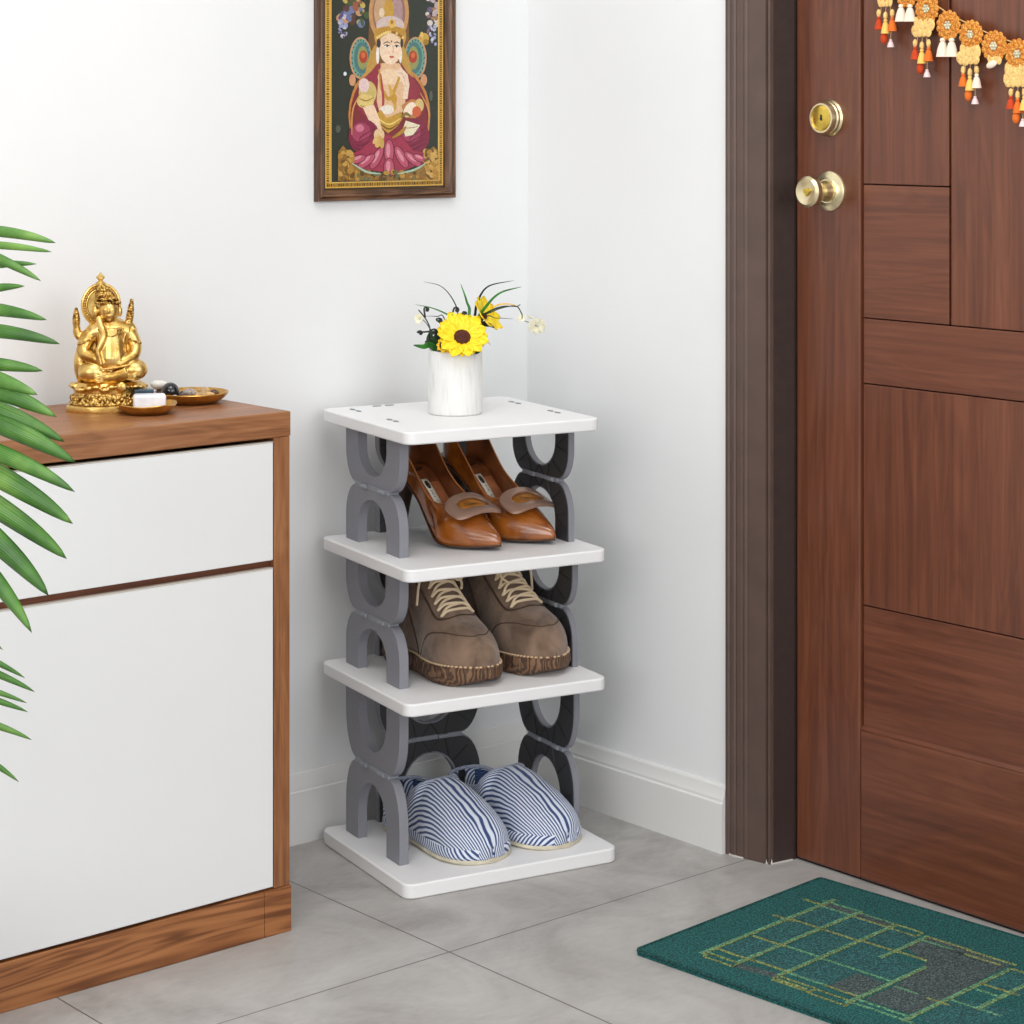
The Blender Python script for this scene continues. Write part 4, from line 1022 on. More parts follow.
# ---- slippers --------------------------------------------------------------------------------
def slipper(x, y, z, rot, mirror, label):
    MM = shoe_matrix(x, y, z, rot, mirror, 1.07, 1.04, 1.10)
    t = thing('slipper', label, 'slipper', tuple(MM @ Vector((0, .12, 0))), 'striped slippers on the bottom shelf')
    L = .238
    w = [(0, .008), (.015, .024), (.05, .035), (.12, .041), (.3, .041), (.45, .044), (.62, .051), (.76, .0545), (.85, .0515), (.92, .0435), (.96, .033), (.985, .021), (.996, .011), (1, .002)]
    zs = [(0, .006), (1, .006)]
    zr = [(0, .062), (.2, .056), (.34, .060), (.40, .074), (.44, .084), (.50, .087), (.60, .081), (.72, .069), (.84, .054), (.92, .043), (.97, .033), (1, .022)]
    xr = lambda a: .93 if a < .37 else (.93*math.sqrt(max(0, 1-((a-.37)/.09)**2)) if a < .46 else 0)
    sh = Shoe(L, w, zs, zr, xr, pw=.62)
    def part(name, mb, mt, par=t, **kw): o = mb.build(name, mt, None, M4=MM, **kw); sub(o, par); return o
    part('upper', sh.mesh(70, 16), M['stripe'], solid=.0028, angle=80, weld=4e-4)
    ins = Shoe(L, [(a, max(.002, b-.003)) for a, b in w], zs, [(a, b-.0032) for a, b in zr], xr, pw=.62)
    part('lining', ins.mesh(34, 10, .02, .62), M['navy'], solid=.001, angle=70)
    part('footbed', sh.slab(lambda a: .0075, lambda a: .012, -.004, a0=.02, a1=.9, gl=0), M['navy'])
    part('sole', sh.slab(lambda a: .0008, lambda a: .0068, .0028, 50), M['slip_sole'], angle=60)
    # fabric foxing band round the foot of the upper
    def ring(dz, o_): return [sh.P(.985*(i/60), -1, o_)+Vector((0, 0, dz)) for i in range(61)][::-1]+[sh.P(.985*i/60, 1, o_)+Vector((0, 0, dz)) for i in range(61)]
    def full(dz, o_):
        l = [sh.P(i/60, -1, o_) for i in range(61)]; r = [sh.P(i/60, 1, o_) for i in range(60, -1, -1)]
        return [p+Vector((0, 0, dz)) for p in l+r]
    rows = [full(0, .0022), full(.004, .0036), full(.010, .0034), full(.0145, .0012), full(.0150, -.002)]
    n_ = len(rows[0]); mb = MB(); mb.grid(rows, 0, True, [(j/n_*2.0+i*.016, i/4) for i in range(5) for j in range(n_)])
    part('foxing_band', mb, M['stripe'], solid=.0008, angle=70)
    # bound edge of the opening
    e = [sh.P(.46*(1-i/30), -.0001, .0004) for i in range(31)]+[sh.P(.46*i/30, 0, .0004) for i in range(31)]
    part('opening_trim', MB().tube(e, .0026, 8), M['stripe'])
    return t
slipper(.130, .034, LV[0][1], .16, 1, 'blue and white striped slipper, left of its pair')
slipper(.264, .042, LV[0][1], .24, -1, 'blue and white striped slipper, right of its pair')

# ================================================================ VASE AND FLOWERS
VC = RM @ Vector((.130, .158, 0)); VZ = LV[3][1]
vr, vh = .0420, .0985
VD = (VC-CAM).x*FW[0]+(VC-CAM).y*FW[1]
vs = MB(); vs.lathe([(.0005, 0), (vr-.003, 0), (vr-.0006, .0015), (vr, .004), (vr, vh-.002), (vr-.0008, vh), (vr-.003, vh), (vr-.004, vh-.002), (vr-.004, .006), (.0005, .006)], (VC.x, VC.y, VZ), 56)
va = vs.build('vase', M['vase'], None, origin=(VC.x, VC.y, VZ), angle=50)
tag(va, 'white textured cylinder vase of flowers on top of the shoe rack', 'vase')
def FP(X, Y, d=0):      # crop px (scale 6.024, origin 390,270) at depth VD+d
    return atd(390+X/6.024, 270+Y/6.024, VD+d)
fs_ = VD/FPX/6.024
CR = Vector((RT[0], RT[1], 0)); CU = Vector((0, 0, 1)); CF = Vector((FW[0], FW[1], 0))
mouth = Vector((VC.x, VC.y, VZ+vh-.03))
def flowerhead(par, c, R, nrm, n, mk, wid=.3, cup=.25, layers=2, start=0):
    nrm = nrm.normalized(); a = nrm.cross(Vector((0, 0, 1))).normalized(); b = nrm.cross(a)
    for ly in range(layers):
        for i in range(n):
            th = start+(i+.5*ly)*2*PI/n+random.uniform(-.08, .08); d = a*math.cos(th)+b*math.sin(th); s_ = nrm.cross(d); mb = MB(); rows = []
            Rr = R*random.uniform(.9, 1.05)*(1-.08*ly)
            for k_ in range(9):
                q = k_/8; ww = R*wid*(math.sin(PI*min(1, q*.86+.12))**.7)*(1 if q < 1 else .3); r_ = R*.18+(Rr-R*.18)*q
                base = c+d*r_+nrm*(R*cup*q*q*.6-R*.06*ly+R*.1*math.sin(q*3))
                rows.append([base-s_*ww+nrm*R*.05, base-s_*ww*.5-nrm*.02*R, base+nrm*R*.02, base+s_*ww*.5-nrm*.02*R, base+s_*ww+nrm*R*.05])
            mb.grid(rows); sub(mb.build('petal', M[mk], None, solid=.0004), par)
fl = thing('sunflower', 'large yellow sunflower with dark centre in the white vase', 'flower', tuple(mouth), 'flowers in the vase')
c1 = FP(434, 408, -.026); n1 = (-CF*.74+CU*.62+CR*.12)
flowerhead(fl, c1, 168*fs_, n1, 11, 'yellow', .27, .30, 2)
mb = MB(); Rq = n1.normalized().to_track_quat('Z', 'Y').to_matrix()
mb.ell(c1+n1.normalized()*.002, (52*fs_, 52*fs_, .006), 20, R=Rq)
for i in range(60):
    r_ = 48*fs_*math.sqrt(i/60); th = i*2.4; mb.ell(c1+Rq @ Vector((r_*math.cos(th), r_*math.sin(th), .0075-.0035*(i/60))), .0009, 6)
sub(mb.build('seed_disc', M['fl_brown']), fl)
sub(MB().tube(catmull([c1-n1.normalized()*.002, c1+Vector((0, 0, -.02))+CF*.015, mouth], 6), .0018, 8).build('stem', M['green_dk']), fl)
f2 = thing('yellow_flower', 'yellow flower turned away behind the big sunflower', 'flower', tuple(mouth), 'flowers in the vase')
c2 = FP(565, 280, .012); n2 = (-CF*.32+CU*.55+CR*.75)
flowerhead(f2, c2, 125*fs_, n2, 9, 'yellow', .34, .5, 1)
mb = MB(); mb.ell(c2, 22*fs_, 12); sub(mb.build('seed_disc', M['fl_brown']), f2)
sub(MB().tube(catmull([c2, FP(510, 400, .01), mouth], 6), .0015, 8).build('stem', M['green_dk']), f2)
f3 = thing('small_sunflower', 'small yellow bloom with red brown centre low at the vase rim', 'flower', tuple(mouth), 'flowers in the vase')
c3 = FP(335, 455, -.032); n3 = (-CF*.8+CU*.7-CR*.2)
flowerhead(f3, c3, 62*fs_, n3, 9, 'yel_or', .3, .1, 1)
mb = MB(); mb.ell(c3+n3.normalized()*.001, (40*fs_, 40*fs_, .004), 14, R=n3.normalized().to_track_quat('Z', 'Y').to_matrix()); sub(mb.build('seed_disc', M['fl_brown']), f3)
sub(MB().tube(catmull([c3, c3+Vector((0, 0, -.012))+CF*.015, mouth], 6), .0014, 8).build('stem', M['green_dk']), f3)
def blade(par, pts, w, mk, name='blade', tip=.1):
    P = catmull(pts, 8); k = len(P); mb = MB(); rows = []
    for i, p in enumerate(P):
        t = (P[min(i+1, k-1)]-P[max(i-1, 0)]).normalized(); s_ = t.cross(CF).normalized(); q = i/(k-1)
        ww = w*(.55+.45*math.sin(min(1, q*2.2)*PI/2))*max(tip*.1, (1-q)**.6)
        rows.append([p-s_*ww, p+CF*ww*.35, p+s_*ww])
    mb.grid(rows); o = mb.build(name, M[mk], None, solid=.0005); sub(o, par)
gr = thing('grass_spray', 'spray of green and dark grass blades arching from the vase', 'foliage', tuple(mouth), 'greenery in the vase')
blade(gr, [mouth, FP(500, 320, .02), FP(525, 200, .015), FP(590, 100, .01), FP(750, 62, .0)], 10*fs_, 'fl_dark')
blade(gr, [mouth, FP(510, 330, .005), FP(570, 230, .0), FP(660, 140, -.005), FP(795, 100, -.015)], 13*fs_, 'green')
blade(gr, [mouth, FP(475, 280, .0), FP(462, 190, .0), FP(425, 80, -.005)], 12*fs_, 'green')
blade(gr, [mouth, FP(520, 320, .01), FP(590, 255, .005), FP(680, 220, 0), FP(775, 222, -.01)], 9*fs_, 'green_dk')
blade(gr, [mouth, FP(560, 280, .03), FP(640, 215, .03), FP(720, 205, .03), FP(775, 220, .03)], 7*fs_, 'yel_or')
blade(gr, [mouth, FP(400, 310, -.01), FP(340, 265, -.01), FP(250, 228, -.015), FP(150, 208, -.02)], 7*fs_, 'green')
blade(gr, [mouth, FP(410, 300, .02), FP(385, 190, .02), FP(310, 100, .02), FP(200, 70, .02)], 5*fs_, 'fl_dark')
blade(gr, [mouth, FP(330, 300, .0), FP(280, 280, .0), FP(205, 278, -.0)], 4*fs_, 'fl_dark')
blade(gr, [mouth, FP(560, 300, .01), FP(640, 290, .01), FP(745, 295, .01)], 4*fs_, 'fl_dark')
blade(gr, [mouth, FP(560, 400, .0), FP(585, 420, -.01), FP(605, 455, -.02)], 4*fs_, 'fl_dark')
blade(gr, [mouth, FP(255, 460, -.025), FP(200, 462, -.04), FP(140, 452, -.05)], 26*fs_, 'green', 'leaf')
blade(gr, [mouth, FP(265, 440, -.01), FP(240, 410, -.01), FP(255, 360, -.01)], 40*fs_, 'green_dk', 'leaf')
blade(gr, [mouth, FP(300, 430, .0), FP(305, 390, .0), FP(290, 350, .0)], 44*fs_, 'fl_dark', 'leaf')
blade(gr, [mouth, FP(520, 480, -.03), FP(525, 490, -.04), FP(500, 500, -.045)], 30*fs_, 'green_dk', 'leaf')
blade(gr, [mouth, FP(540, 350, .0), FP(590, 330, -.005), FP(630, 348, -.01)], 24*fs_, 'fl_dark', 'leaf')
cs = thing('curled_stems', 'dark twig with curled ends at the left of the vase', 'foliage', tuple(mouth), 'greenery in the vase')
sub(MB().tube(catmull([mouth, FP(245, 430, -.01), FP(240, 350, -.01), FP(212, 290, -.015), FP(172, 240, -.02)], 8), [.0014]*8+[.0011]*25, 6).build('stem', M['fl_dark']), cs)
for (sx0, sy0, ex, ey_, rr) in ((212, 285, 222, 240, 17), (240, 370, 183, 381, 16), (300, 400, 270, 375, 22), (330, 330, 300, 308, 20), (370, 300, 402, 242, 19), (420, 330, 452, 264, 14), (240, 470, 228, 440, 13)):
    mb = MB(); c = FP(ex, ey_, -.008)
    sp = [FP(sx0, sy0, -.005)]+[c+CR*rr*fs_*(1.0-.13*j)*math.cos(PI*.9-j*.9)+CU*rr*fs_*(1.0-.13*j)*math.sin(PI*.9-j*.9) for j in range(8)]
    mb.tube(catmull(sp, 5), .0014, 7); mb.ell(c, (rr*fs_*.62, rr*fs_*.5, rr*fs_*.62), 10); sub(mb.build('curl', M['fl_dark']), cs)
ws = thing('white_blossom_twig', 'thin twig ending in small cream blossoms right of the vase', 'flower', tuple(mouth), 'greenery in the vase')
sub(MB().tube(catmull([mouth, FP(540, 310, .0), FP(620, 250, -.005), FP(700, 222, -.01), FP(765, 220, -.012), FP(797, 270, -.012)], 6), .0009, 6).build('stem', M['fl_dark']), ws)
sub(MB().tube(catmull([FP(765, 220, -.012), FP(785, 208, -.012)], 3), .0007, 6).build('stem', M['fl_dark']), ws)
sub(MB().tube(catmull([FP(797, 270, -.012), FP(800, 300, -.012), FP(850, 320, -.012), FP(890, 340, -.012)], 6), .0006, 6).build('stem', M['green_dk']), ws)
flowerhead(ws, FP(790, 297, -.012), 28*fs_, -CF*.6+CU*.5, 5, 'cream', .4, .8, 1)
flowerhead(ws, FP(885, 335, -.012), 58*fs_, -CF*.8-CU*.35+CR*.1, 8, 'cream', .2, .1, 2)
flowerhead(ws, FP(845, 290, -.005), 26*fs_, CU*.9+CR*.3, 5, 'cream', .3, .6, 1)
wl_ = thing('white_blossom', 'pale cream blossom at the left tip of the vase twigs', 'flower', tuple(mouth), 'greenery in the vase')
flowerhead(wl_, FP(178, 295, -.0), 36*fs_, -CF*.6+CR*-.4+CU*.2, 7, 'cream', .3, .3, 2)
sub(MB().tube(catmull([FP(178, 295, 0), FP(225, 330, 0), mouth], 6), .0007, 6).build('stem', M['green_dk']), wl_)

# ================================================================ STATUE
SB = atz(108.5, 410.5, CT); SB = Vector((SB.x+.000, -.118, CT)) if False else SB
sa = math.radians(-29)
SX = Vector((math.cos(sa), math.sin(sa), 0)); SY = Vector((-math.sin(sa), math.cos(sa), 0))   # SY away from the viewer
SD = (SB-CAM).x*FW[0]+(SB-CAM).y*FW[1]
kk = SD/FPX/5.689
def Q(X, Y, d=0):       # statue drawing units: X right, Y down, d towards the viewer
    return SB+SX*((X-284)*kk)+Vector((0, 0, (868-Y)*kk))-SY*(d*kk)
def qr(r): return r*kk
stt = thing('deity_statue', 'golden seated deity statue on the oak cabinet top', 'statue', tuple(SB))
def SE(mb, X, Y, d, rx, ry, rd, n=28):
    mb.ell(Q(X, Y, d), (qr(rx), qr(rd), qr(ry)), n, R=Matrix.Rotation(sa, 3, 'Z'))
def STb(mb, pts, rs, n=22): 
    P = [Q(*p) for p in pts]; out = catmull(P, 6); k = len(out); rr = []
    for i in range(k):
        q = i/(k-1)*(len(rs)-1); j = min(int(q), len(rs)-2); rr.append(qr(rs[j]+(rs[j+1]-rs[j])*(q-j)))
    mb.tube(out, rr, n)
# pedestal
pd = MB()
T_ = lambda p: SB+SX*p[0]-SY*p[1]+Vector((0, 0, p[2]))
pd.lathe([(.001, 0), (qr(236), 0), (qr(240), qr(12)), (qr(236), qr(34)), (qr(214), qr(46)), (qr(206), qr(60)), (qr(196), qr(100)), (qr(176), qr(112)), (.001, qr(112))], (0, 0, 0), 48, sy=.60, T=T_)
pdo = pd.build('pedestal', M['gold'], None, angle=35); sub(pdo, stt)
po = MB()
po.lathe([(qr(226), qr(46)), (qr(216), qr(60)), (qr(200), qr(90)), (qr(192), qr(116)), (qr(150), qr(118))], (0, 0, 0), 48, sy=.62, T=T_)
for i in range(30):
    a = i*2*PI/30+random.uniform(-.05, .05)
    po.ell(T_((qr(205)*math.cos(a), qr(205)*.62*math.sin(a), qr(74+random.uniform(-8, 8)))), (qr(15), qr(15), qr(18)), 8)
sub(po.build('pedestal_band', M['gold_orn']), pdo)
lt = MB()
for i in range(26):
    a = (i+random.uniform(-.3, .3))*2*PI/26; rr = random.uniform(186, 204)
    lt.ell(T_((qr(rr)*math.cos(a), qr(rr)*.62*math.sin(a), qr(random.uniform(128, 150)))), (qr(random.uniform(22, 34)), qr(26), qr(random.uniform(13, 20))), 10)
lt.lathe([(.001, qr(100)), (qr(194), qr(100)), (qr(198), qr(125)), (qr(198), qr(150)), (qr(180), qr(168)), (.001, qr(172))], (0, 0, 0), 36, sy=.62, T=T_)
SE(lt, 352, 720, 130, 30, 30, 14)
sub(lt.build('rock_seat', M['gold'], None, remesh=.0011), stt)
bd = MB()
SE(bd, 290, 662, 10, 160, 52, 80); SE(bd, 195, 640, 55, 84, 66, 70); SE(bd, 425, 632, 55, 78, 62, 70)
STb(bd, [(230, 660, 60), (300, 665, 95), (380, 640, 90)], [56, 40, 46]); SE(bd, 330, 640, 110, 34, 18, 24)
STb(bd, [(300, 640, 20), (300, 560, 35), (298, 480, 25), (292, 410, 10)], [88, 94, 86, 78])
SE(bd, 295, 560, 48, 84, 72, 62)
STb(bd, [(190, 425, 5), (290, 395, 0), (398, 425, 5)], [46, 62, 46])
STb(bd, [(188, 425, 5), (150, 490, 20), (150, 535, 45), (215, 565, 85), (262, 590, 100)], [44, 42, 38, 30, 20])
STb(bd, [(400, 425, 5), (432, 490, 20), (425, 545, 50), (375, 575, 85), (330, 600, 105)], [42, 38, 34, 28, 22])
STb(bd, [(290, 400, 10), (288, 350, 15)], [46, 40])
SE(bd, 285, 298, 25, 56, 62, 52); SE(bd, 286, 325, 50, 36, 30, 26)
SE(bd, 283, 296, 76, 8, 16, 10); SE(bd, 262, 288, 66, 12, 7, 8); SE(bd, 306, 288, 66, 12, 7, 8); SE(bd, 286, 322, 74, 16, 6, 8); SE(bd, 286, 348, 62, 16, 10, 12)
SE(bd, 210, 305, 15, 18, 38, 20); SE(bd, 348, 305, 10, 14, 32, 18)
STb(bd, [(226, 330, 48), (240, 378, 76), (256, 425, 98), (240, 475, 108), (222, 520, 112), (232, 565, 116), (240, 598, 116)], [17, 20, 19, 17, 14, 12, 13])
STb(bd, [(175, 440, -10), (120, 440, -15), (105, 390, -10), (105, 350, -5)], [32, 28, 20, 18]); STb(bd, [(400, 440, -10), (420, 420, -15), (400, 375, -10), (398, 350, -5)], [32, 28, 22, 20])
SE(bd, 285, 520, -40, 165, 190, 34); SE(bd, 130, 600, -20, 40, 110, 40)
sub(bd.build('figure', M['gold'], None, remesh=.0011), stt)
cr_ = MB()
for y_, r_, h_ in ((252, 66, 16), (232, 62, 22), (205, 54, 24), (180, 38, 24), (160, 22, 18)):
    SE(cr_, 281-(252-y_)*.40, y_, 8, r_, h_, r_*.85)
for i in range(150):
    q = random.random()**.8; th = random.uniform(-PI, PI); y_ = 250-84*q; r_ = 66-46*q**1.5
    cr_.ell(Q(281-(252-y_)*.40+r_*math.cos(th), y_, 8+r_*.85*math.sin(th)), qr(random.uniform(4, 8)), 8)
for i in range(26):
    th = i*2*PI/26; cr_.ell(Q(281+68*math.cos(th), 255-6*math.sin(th), 8+60*math.sin(th)), qr(7.5), 8)
hb = cr_.build('crown', M['gold_orn'], None); sub(hb, stt)
ha = MB(); hc = (243, 268)
ha.tube([Q(hc[0]+104*math.cos(i*2*PI/48), hc[1]-118*math.sin(i*2*PI/48), -20) for i in range(48)], qr(9), 8, closed=True)
for i in range(44):
    t_ = i*2*PI/44; ha.ell(Q(hc[0]+92*math.cos(t_), hc[1]-105*math.sin(t_), -16), qr(7), 8)
ha.tube([Q(hc[0]+80*math.cos(i*2*PI/48), hc[1]-92*math.sin(i*2*PI/48), -20) for i in range(48)], qr(6), 8, closed=True)
rows = [[Q(hc[0]+104*f_*math.cos(i*2*PI/48), hc[1]-118*f_*math.sin(i*2*PI/48), d_) for i in range(48)] for f_, d_ in ((.01, -24), (1, -24), (1, -34), (.01, -34))]
ha.grid(rows, 0, True)
hao = ha.build('halo', M['gold'], None); sub(hao, stt)
fi = MB(); fc = Q(240, 152, -20)
fi.lathe([(.0001, 0), (qr(32), 0), (qr(26), qr(12)), (qr(14), qr(20)), (qr(12), qr(26)), (qr(25), qr(36)), (qr(25), qr(44)), (qr(14), qr(54)), (qr(9), qr(60)), (qr(3), qr(68)), (.0001, qr(69))], tuple(fc), 20)
sub(fi.build('finial', M['gold']), hao)
for X_, Y_, H_, tilt, nm in ((104, 345, 100, 0, 'lotus_emblem'), (398, 340, 140, .12, 'axe_emblem')):
    em = MB()
    for i in range(11):
        q = i/10; wd = 24*math.sin(PI*(.25+.72*q)); 
        for sgn in (-1, 1): em.ell(Q(X_+tilt*H_*q+sgn*wd*.55, Y_+45-H_*q, -8), (qr(10), qr(9), qr(11)), 8)
        em.ell(Q(X_+tilt*H_*q, Y_+45-H_*q, -2), qr(9+wd*.25), 8)
    sub(em.build(nm, M['gold_orn']), stt)
or_ = MB()
for (x0, y0), (x1, y1), (x2, y2), cnt in (((235, 400), (300, 480), (355, 395), 20), ((225, 400), (300, 530), (365, 400), 26), ((340, 400), (350, 470), (330, 540), 14)):
    for i in range(cnt):
        q = i/(cnt-1); X_ = (1-q)**2*x0+2*q*(1-q)*x1+q*q*x2; Y_ = (1-q)**2*y0+2*q*(1-q)*y1+q*q*y2
        or_.ell(Q(X_, Y_, 98-((X_-298)/84)**2*40), qr(5.5), 8)
for i in range(12): or_.ell(Q(240+i*10, 600-abs(i-5.5)*5, 112), qr(7), 8)
for sgn, cx_, cy_ in ((-1, 148, 470), (1, 428, 470)):
    for i in range(9): or_.ell(Q(cx_-34+i*8.5, cy_+sgn*(i-4)*3, 52+12*math.sin(PI*i/8)), qr(7), 8)
sub(or_.build('ornaments', M['gold_orn']), stt)
fo = MB()
for i in range(5):
    STb(fo, [(160+i*10, 610+i*14, 110-abs(i-2)*8), (225, 655+i*9, 128-i*4), (300+i*6, 632+i*9, 118)], [3, 7, 3], 8)
    STb(fo, [(470-i*12, 604+i*15, 106-abs(i-2)*8), (420, 650+i*8, 126-i*4), (350-i*2, 640+i*8, 118)], [3, 7, 3], 8)
STb(fo, [(240, 620, 122), (320, 612, 128), (400, 596, 118)], [5, 9, 5], 8); STb(fo, [(150, 480, 30), (200, 460, 40), (215, 415, 40)], [4, 7, 4], 8)
STb(fo, [(228, 405, 58), (280, 460, 92), (305, 540, 112), (300, 600, 118)], [4, 8, 8, 5], 8); STb(fo, [(244, 400, 62), (292, 455, 92), (318, 540, 110), (316, 600, 116)], [3, 6, 6, 4], 8)
STb(fo, [(372, 405, 50), (350, 460, 80), (348, 530, 96), (356, 590, 104)], [4, 7, 7, 5], 8); STb(fo, [(388, 410, 40), (368, 460, 66), (370, 520, 80)], [3, 6, 4], 8)
for i in range(3): STb(fo, [(256+i*6, 585+i*8, 112), (305, 598+i*9, 118), (360-i*6, 580+i*8, 108)], [3, 5, 3], 8)
sub(fo.build('robe_folds', M['gold']), stt)

# ---- dishes and stones on the cabinet
def dish(px, py, r, h, label, seg=48, wave=0, fl=.2):
    c = atz(px, py, CT); c = Vector((c.x, c.y, CT)); mb = MB()
    prof = [(.0005, 0), (r*.60, 0), (r*.72, h*.12), (r*.90, h*.55), (r, h), (r*.985, h*1.08), (r*.95, h*1.02), (r*.86, h*.55), (r*.68, h*max(.24, fl+.02)), (.0005, h*fl)]
    n = seg; rows = [[(c.x+q*(1+wave*math.cos(4*t)*(q/r)**2)*math.cos(t), c.y+q*(1+wave*math.cos(4*t)*(q/r)**2)*math.sin(t), CT+z*(1+wave*1.6*math.cos(4*t)*(q/r))) for t in [k_*2*PI/n for k_ in range(n)]] for q, z in prof]
    mb.grid(rows, 0, True, None, True, True)
    o = mb.build('dish', M['dish'], None, origin=tuple(c), angle=40); tag(o, label, 'dish', 'gilded dishes on the cabinet'); return c
d1 = dish(147.5, 413.5, .0415, .0135, 'small gilded dish holding the white marble block', wave=.05)
d2 = dish(192, 402.5, .0530, .0150, 'larger shallow gilded dish of pebbles behind the small dish', fl=.44)
def rock(name, label, cat, c, r, mk, rot=0, box=False, group=None, seed=0):
    mb = MB()
    if box:
        mb.box((-r[0], -r[1], -r[2]), (r[0], r[1], r[2])); R = Matrix.Rotation(rot, 3, 'Z'); mb.v = [R @ p for p in mb.v]
        o = mb.build(name, M[mk], None, smooth=True, bevel=min(r)*.35, seg=4, angle=60)
        o.location = c
    else:
        mb.ell((0, 0, 0), r, 20); R = Matrix.Rotation(rot, 3, 'Z')
        mb.v = [R @ (p*(1+(0 if mk == 'onyx' else .16)*noise.noise(p*90+Vector((seed*3.1, 0, seed))))) for p in mb.v]
        o = mb.build(name, M[mk], None, angle=180); o.location = c
    tag(o, label, cat, group); return o
gs = 'stones in the gilded dishes'
def inn(c, px, px0_, v, z):
    u = (px-px0_)*((c-CAM).x*FW[0]+(c-CAM).y*FW[1])/FPX
    return Vector((c.x, c.y, CT+z+(.0045 if px0_ > 180 else .001)))+CR*u+CF*v
rock('marble_block', 'white marbled stone block in the small gilded dish', 'stone', inn(d1, 150, 147.5, -.004, .0148), (.0225, .0115, .0120), 'marble', sa+.0, True, gs)
rock('blue_stone', 'dark blue polished rectangular stone behind the white block', 'stone', inn(d1, 142, 147.5, .017, .0265), (.0135, .0085, .0048), 'slate', sa, True, gs)
rock('flat_stone', 'grey olive flat stone in the small dish behind the marble block', 'stone', inn(d1, 143, 147.5, .017, .0125), (.016, .009, .0090), 'pebble_g', sa, True, gs)
rock('white_pebble', 'rounded white pebble on the far side of the dishes', 'stone', inn(d2, 160, 192, -.004, .0215), (.0130, .009, .0072), 'pebble_w', sa, False, gs, 2)
rock('pebble', 'brown pebble under the rounded white pebble', 'stone', inn(d2, 163, 192, -.004, .0098), (.011, .009, .0060), 'pebble_b', sa, False, gs, 7)
rock('black_bead', 'round black glossy stone ball between the two dishes', 'stone', inn(d2, 173, 192, -.026, .0150), (.0128, .0128, .0128), 'onyx', 0, False, gs)
for i, (x_, v_, z_, r_, mk, lb_) in enumerate(((190, -.004, .015, (.0115, .008, .0072), 'pebble_g', 'banded grey and white pebble in the larger dish'),
        (187, -.024, .012, (.010, .008, .0068), 'pebble_b', 'dark brown pebble at the front of the larger dish'),
        (206, -.012, .0135, (.016, .0065, .0058), 'pebble_t', 'long tan pebble in the larger dish'),
        (203, .010, .0175, (.009, .007, .005), 'pebble_t', 'small tan pebble at the back of the larger dish'),
        (177, -.033, .0125, (.007, .006, .005), 'pebble_w', 'small cream stone at the front edge of the larger dish'),
        (214, .004, .0145, (.007, .006, .005), 'pebble_b', 'small brown pebble at the right of the larger dish'),
        (183, -.006, .013, (.006, .005, .006), 'onyx', 'small black stone beside the black ball'),
        (199, -.030, .0105, (.008, .005, .0042), 'pebble_g', 'flat grey pebble at the front right of the larger dish'))):
    rock('pebble', lb_, 'stone', inn(d2, x_, 192, v_, z_-.0058), r_, mk, sa+.3*((i % 3)-1), False, gs, i+3)

# ================================================================ PALM
PD = 2.50
pb = atz(-165, 1105, 0); pb = CAM+ray(-175, 112)*2.40; pb.z = 0
palm_ = thing('potted_palm', 'green palm reaching in from the left in front of the cabinet', 'plant', tuple(pb))
mb = MB(); mb.lathe([(.001, 0), (.10, 0), (.105, .01), (.135, .25), (.14, .255), (.14, .27), (.128, .27), (.125, .25), (.001, .24)], (pb.x, pb.y, .0), 40); sub(mb.build('pot', M['pot']), palm_)
mb = MB(); mb.lathe([(.001, .245), (.124, .245), (.124, .252), (.001, .258)], (pb.x, pb.y, 0), 24); sub(mb.build('soil', M['soil']), palm_)
def leaflet(par, root, tip, w, sag=0.0, dz=0.0, bow=.06):
    d = tip-root; L = d.length; n = 20; mb = MB(); rows = []; uvs = []
    up = Vector((0, 0, 1)); s_ = d.cross(CF).normalized()
    if s_.z < 0: s_ = -s_
    for i in range(n+1):
        q = i/n; p = root+d*q+s_*L*bow*4*q*(1-q)*1.0-CF*(.02*math.sin(PI*q))
        i2 = 1 if i == 0 else i
        ww = w*min(1, (q*5+.25))**.7*max(.004, (1-q**4.5))**.8*(1.0 if q < 1 else .0)
        nrm = -CF*.5+Vector((0, 0, .6))
        rows.append([p-s_*ww+CF*ww*.6, p-s_*ww*.5+CF*ww*.18, p, p+s_*ww*.5+CF*ww*.22, p+s_*ww+CF*ww*.7])
    mb.grid(rows); o = mb.build('leaflet', M['palm'], None, solid=.0006, angle=80); sub(o, par)
# front frond: rachis just left of the frame, leaflets reaching right
rach = [(-60, 1000), (-95, 820), (-95, 640), (-80, 480), (-62, 340), (-45, 240)]
r3 = [atd(x, y, PD-.03*i) for i, (x, y) in enumerate(rach)]
st_ = catmull([Vector((pb.x, pb.y, .24)), Vector((pb.x, pb.y, .24)).lerp(r3[0], .5)+Vector((.0, 0, .1)), r3[1], r3[2], r3[3], r3[4], r3[5]], 8)
fr = MB().tube(st_, [.006-.004*i/(len(st_)-1) for i in range(len(st_))], 8).build('frond', M['green']); sub(fr, palm_)
LF = [  # root(px), tip(px), half width px, bow
    ((-50, 232), (56, 243), 5.5, .05), ((-52, 245), (52, 252), 3.8, .03), ((-55, 240), (41, 281), 5.0, .05), ((-55, 277), (37, 264), 4.0, .05),
    ((-58, 307), (25, 286), 5.0, .05), ((-62, 310), (47, 320), 6.5, .05), ((-64, 332), (60, 344), 7.0, .06), ((-70, 366), (43, 371), 7.0, .05),
    ((-70, 362), (38, 395), 8.5, .04), ((-74, 372), (57, 417), 9.5, .05), ((-76, 388), (65, 442), 9.5, .05), ((-78, 398), (76, 463), 10.5, .05),
    ((-80, 432), (75, 492), 9.0, .06), ((-82, 440), (73, 524), 11.5, .05), ((-85, 462), (67, 559), 11.5, .05), ((-88, 480), (49, 596), 12.0, .06), ((-90, 500), (32, 633), 9.5, .07)]
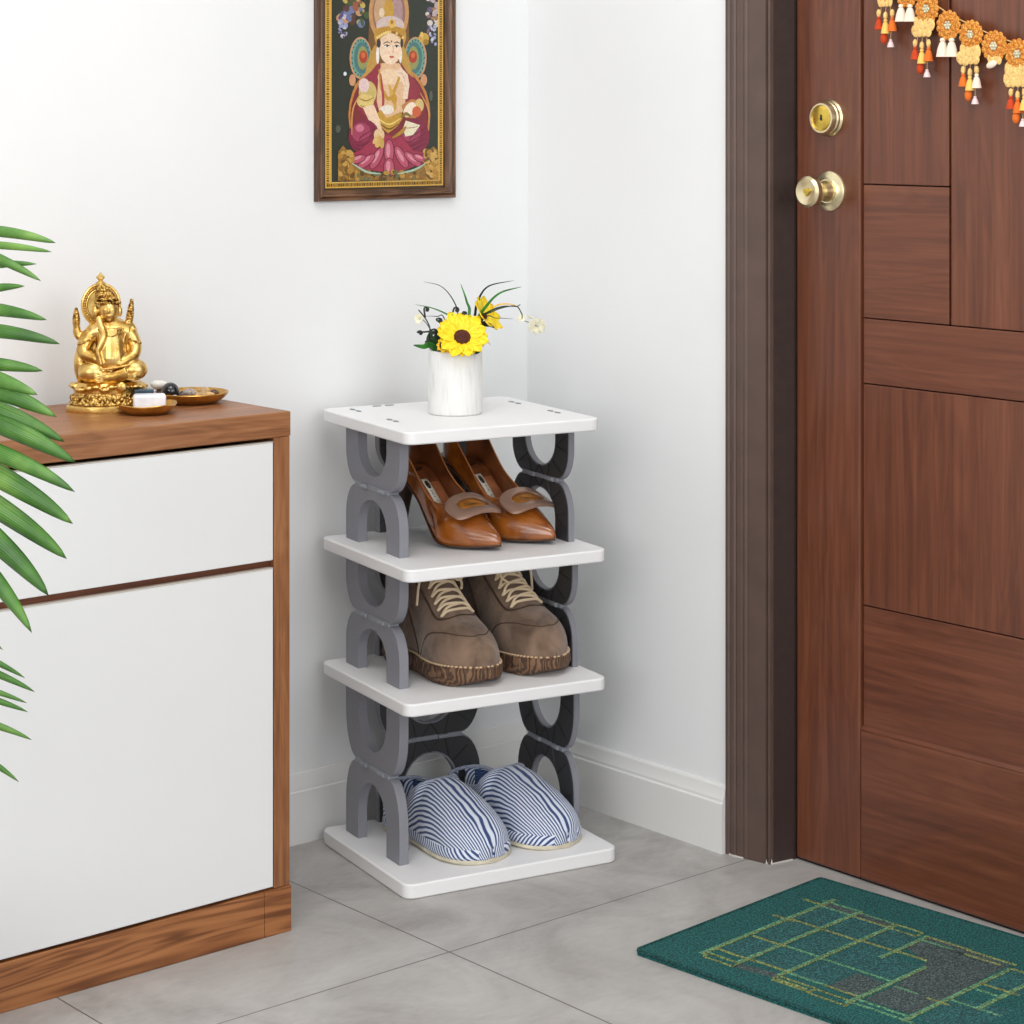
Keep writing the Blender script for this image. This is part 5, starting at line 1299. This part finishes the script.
for i, (a, b, w_, bw) in enumerate(LF):
    dd_ = PD-.08-.02*math.sin(i*1.7)
    leaflet(fr, atd(a[0], a[1], PD-.06), atd(b[0], b[1], dd_-.05), w_*PD/FPX*1.0, bow=bw)
r4 = [(-110, 900), (-120, 800), (-95, 690), (-70, 620), (-55, 600)]
s4 = catmull([Vector((pb.x, pb.y, .24)), atd(-130, 900, PD+.06), atd(-110, 760, PD+.08), atd(-75, 660, PD+.06), atd(-50, 620, PD+.05)], 8)
f4 = MB().tube(s4, .003, 8).build('frond', M['green']); sub(f4, palm_)
for a, b, w_, bw in (((-60, 600), (3, 650), 3.5, .05), ((-70, 628), (25, 678), 3.8, .05), ((-72, 648), (35, 692), 4.4, .06), ((-78, 664), (27, 703), 3.6, .04), ((-82, 676), (28, 712), 4.2, .05), ((-88, 708), (32, 740), 4.6, .08), ((-94, 720), (19, 782), 4.6, .08)):
    leaflet(f4, atd(a[0], a[1], PD+.06), atd(b[0], b[1], PD+.02), w_*PD/FPX, bow=bw)
# a third frond leaning away on the hidden side keeps the plant whole
s5 = catmull([Vector((pb.x, pb.y, .24)), Vector((pb.x-.04, pb.y-.02, .6)), Vector((pb.x-.15, pb.y-.05, .9)), Vector((pb.x-.32, pb.y-.08, 1.02))], 8)
f5 = MB().tube(s5, .0035, 8).build('frond', M['green']); sub(f5, palm_)
for i in range(9):
    p = s5[len(s5)//3+i*2 if len(s5)//3+i*2 < len(s5) else -1]
    for sgn in (-1, 1): leaflet(f5, p, p+Vector((-.10, .16*sgn, -.06)), .011)

# ================================================================ LIGHTS, WORLD, CAMERA
def area(name, loc, target, size, power, col=(1, 1, 1), sy=None):
    ld = bpy.data.lights.new(name, 'AREA'); ld.shape = 'RECTANGLE'; ld.size = size; ld.size_y = sy or size; ld.energy = power; ld.color = col
    o = bpy.data.objects.new(name, ld); COL.objects.link(o); o.location = loc
    d = Vector(target)-Vector(loc); o.rotation_euler = d.to_track_quat('-Z', 'Y').to_euler(); return o
area('window_light', (-3.6, -2.4, 1.6), (0, -.6, .9), 1.8, 33, (1, .99, .975), 1.6)
area('balcony_light', (-1.0, -3.9, 1.6), (-.2, -.3, .8), 1.8, 22, (.97, .985, 1), 1.6)
area('ceiling_light', (-1.3, -1.3, 2.66), (-1.3, -1.3, 0), 1.2, 17, (1, .985, .96))
wd = bpy.data.worlds.new('World'); S.world = wd; wd.use_nodes = True
bg = wd.node_tree.nodes['Background']; bg.inputs[0].default_value = (.985, .99, 1, 1); bg.inputs[1].default_value = .62
cd = bpy.data.cameras.new('Camera'); cd.sensor_width = 36; cd.lens = FPX/1024*36; cd.shift_y = -(512-YH)/1024; cd.clip_start = .05
co = bpy.data.objects.new('Camera', cd); COL.objects.link(co); co.location = CAM
co.rotation_euler = (PI/2, 0, -math.atan2(FW[0], FW[1]))
S.camera = co
S.view_settings.view_transform = 'Standard'; S.view_settings.look = 'None'; S.view_settings.gamma = 1; S.view_settings.use_curve_mapping = False
S.view_settings.exposure = 0.31
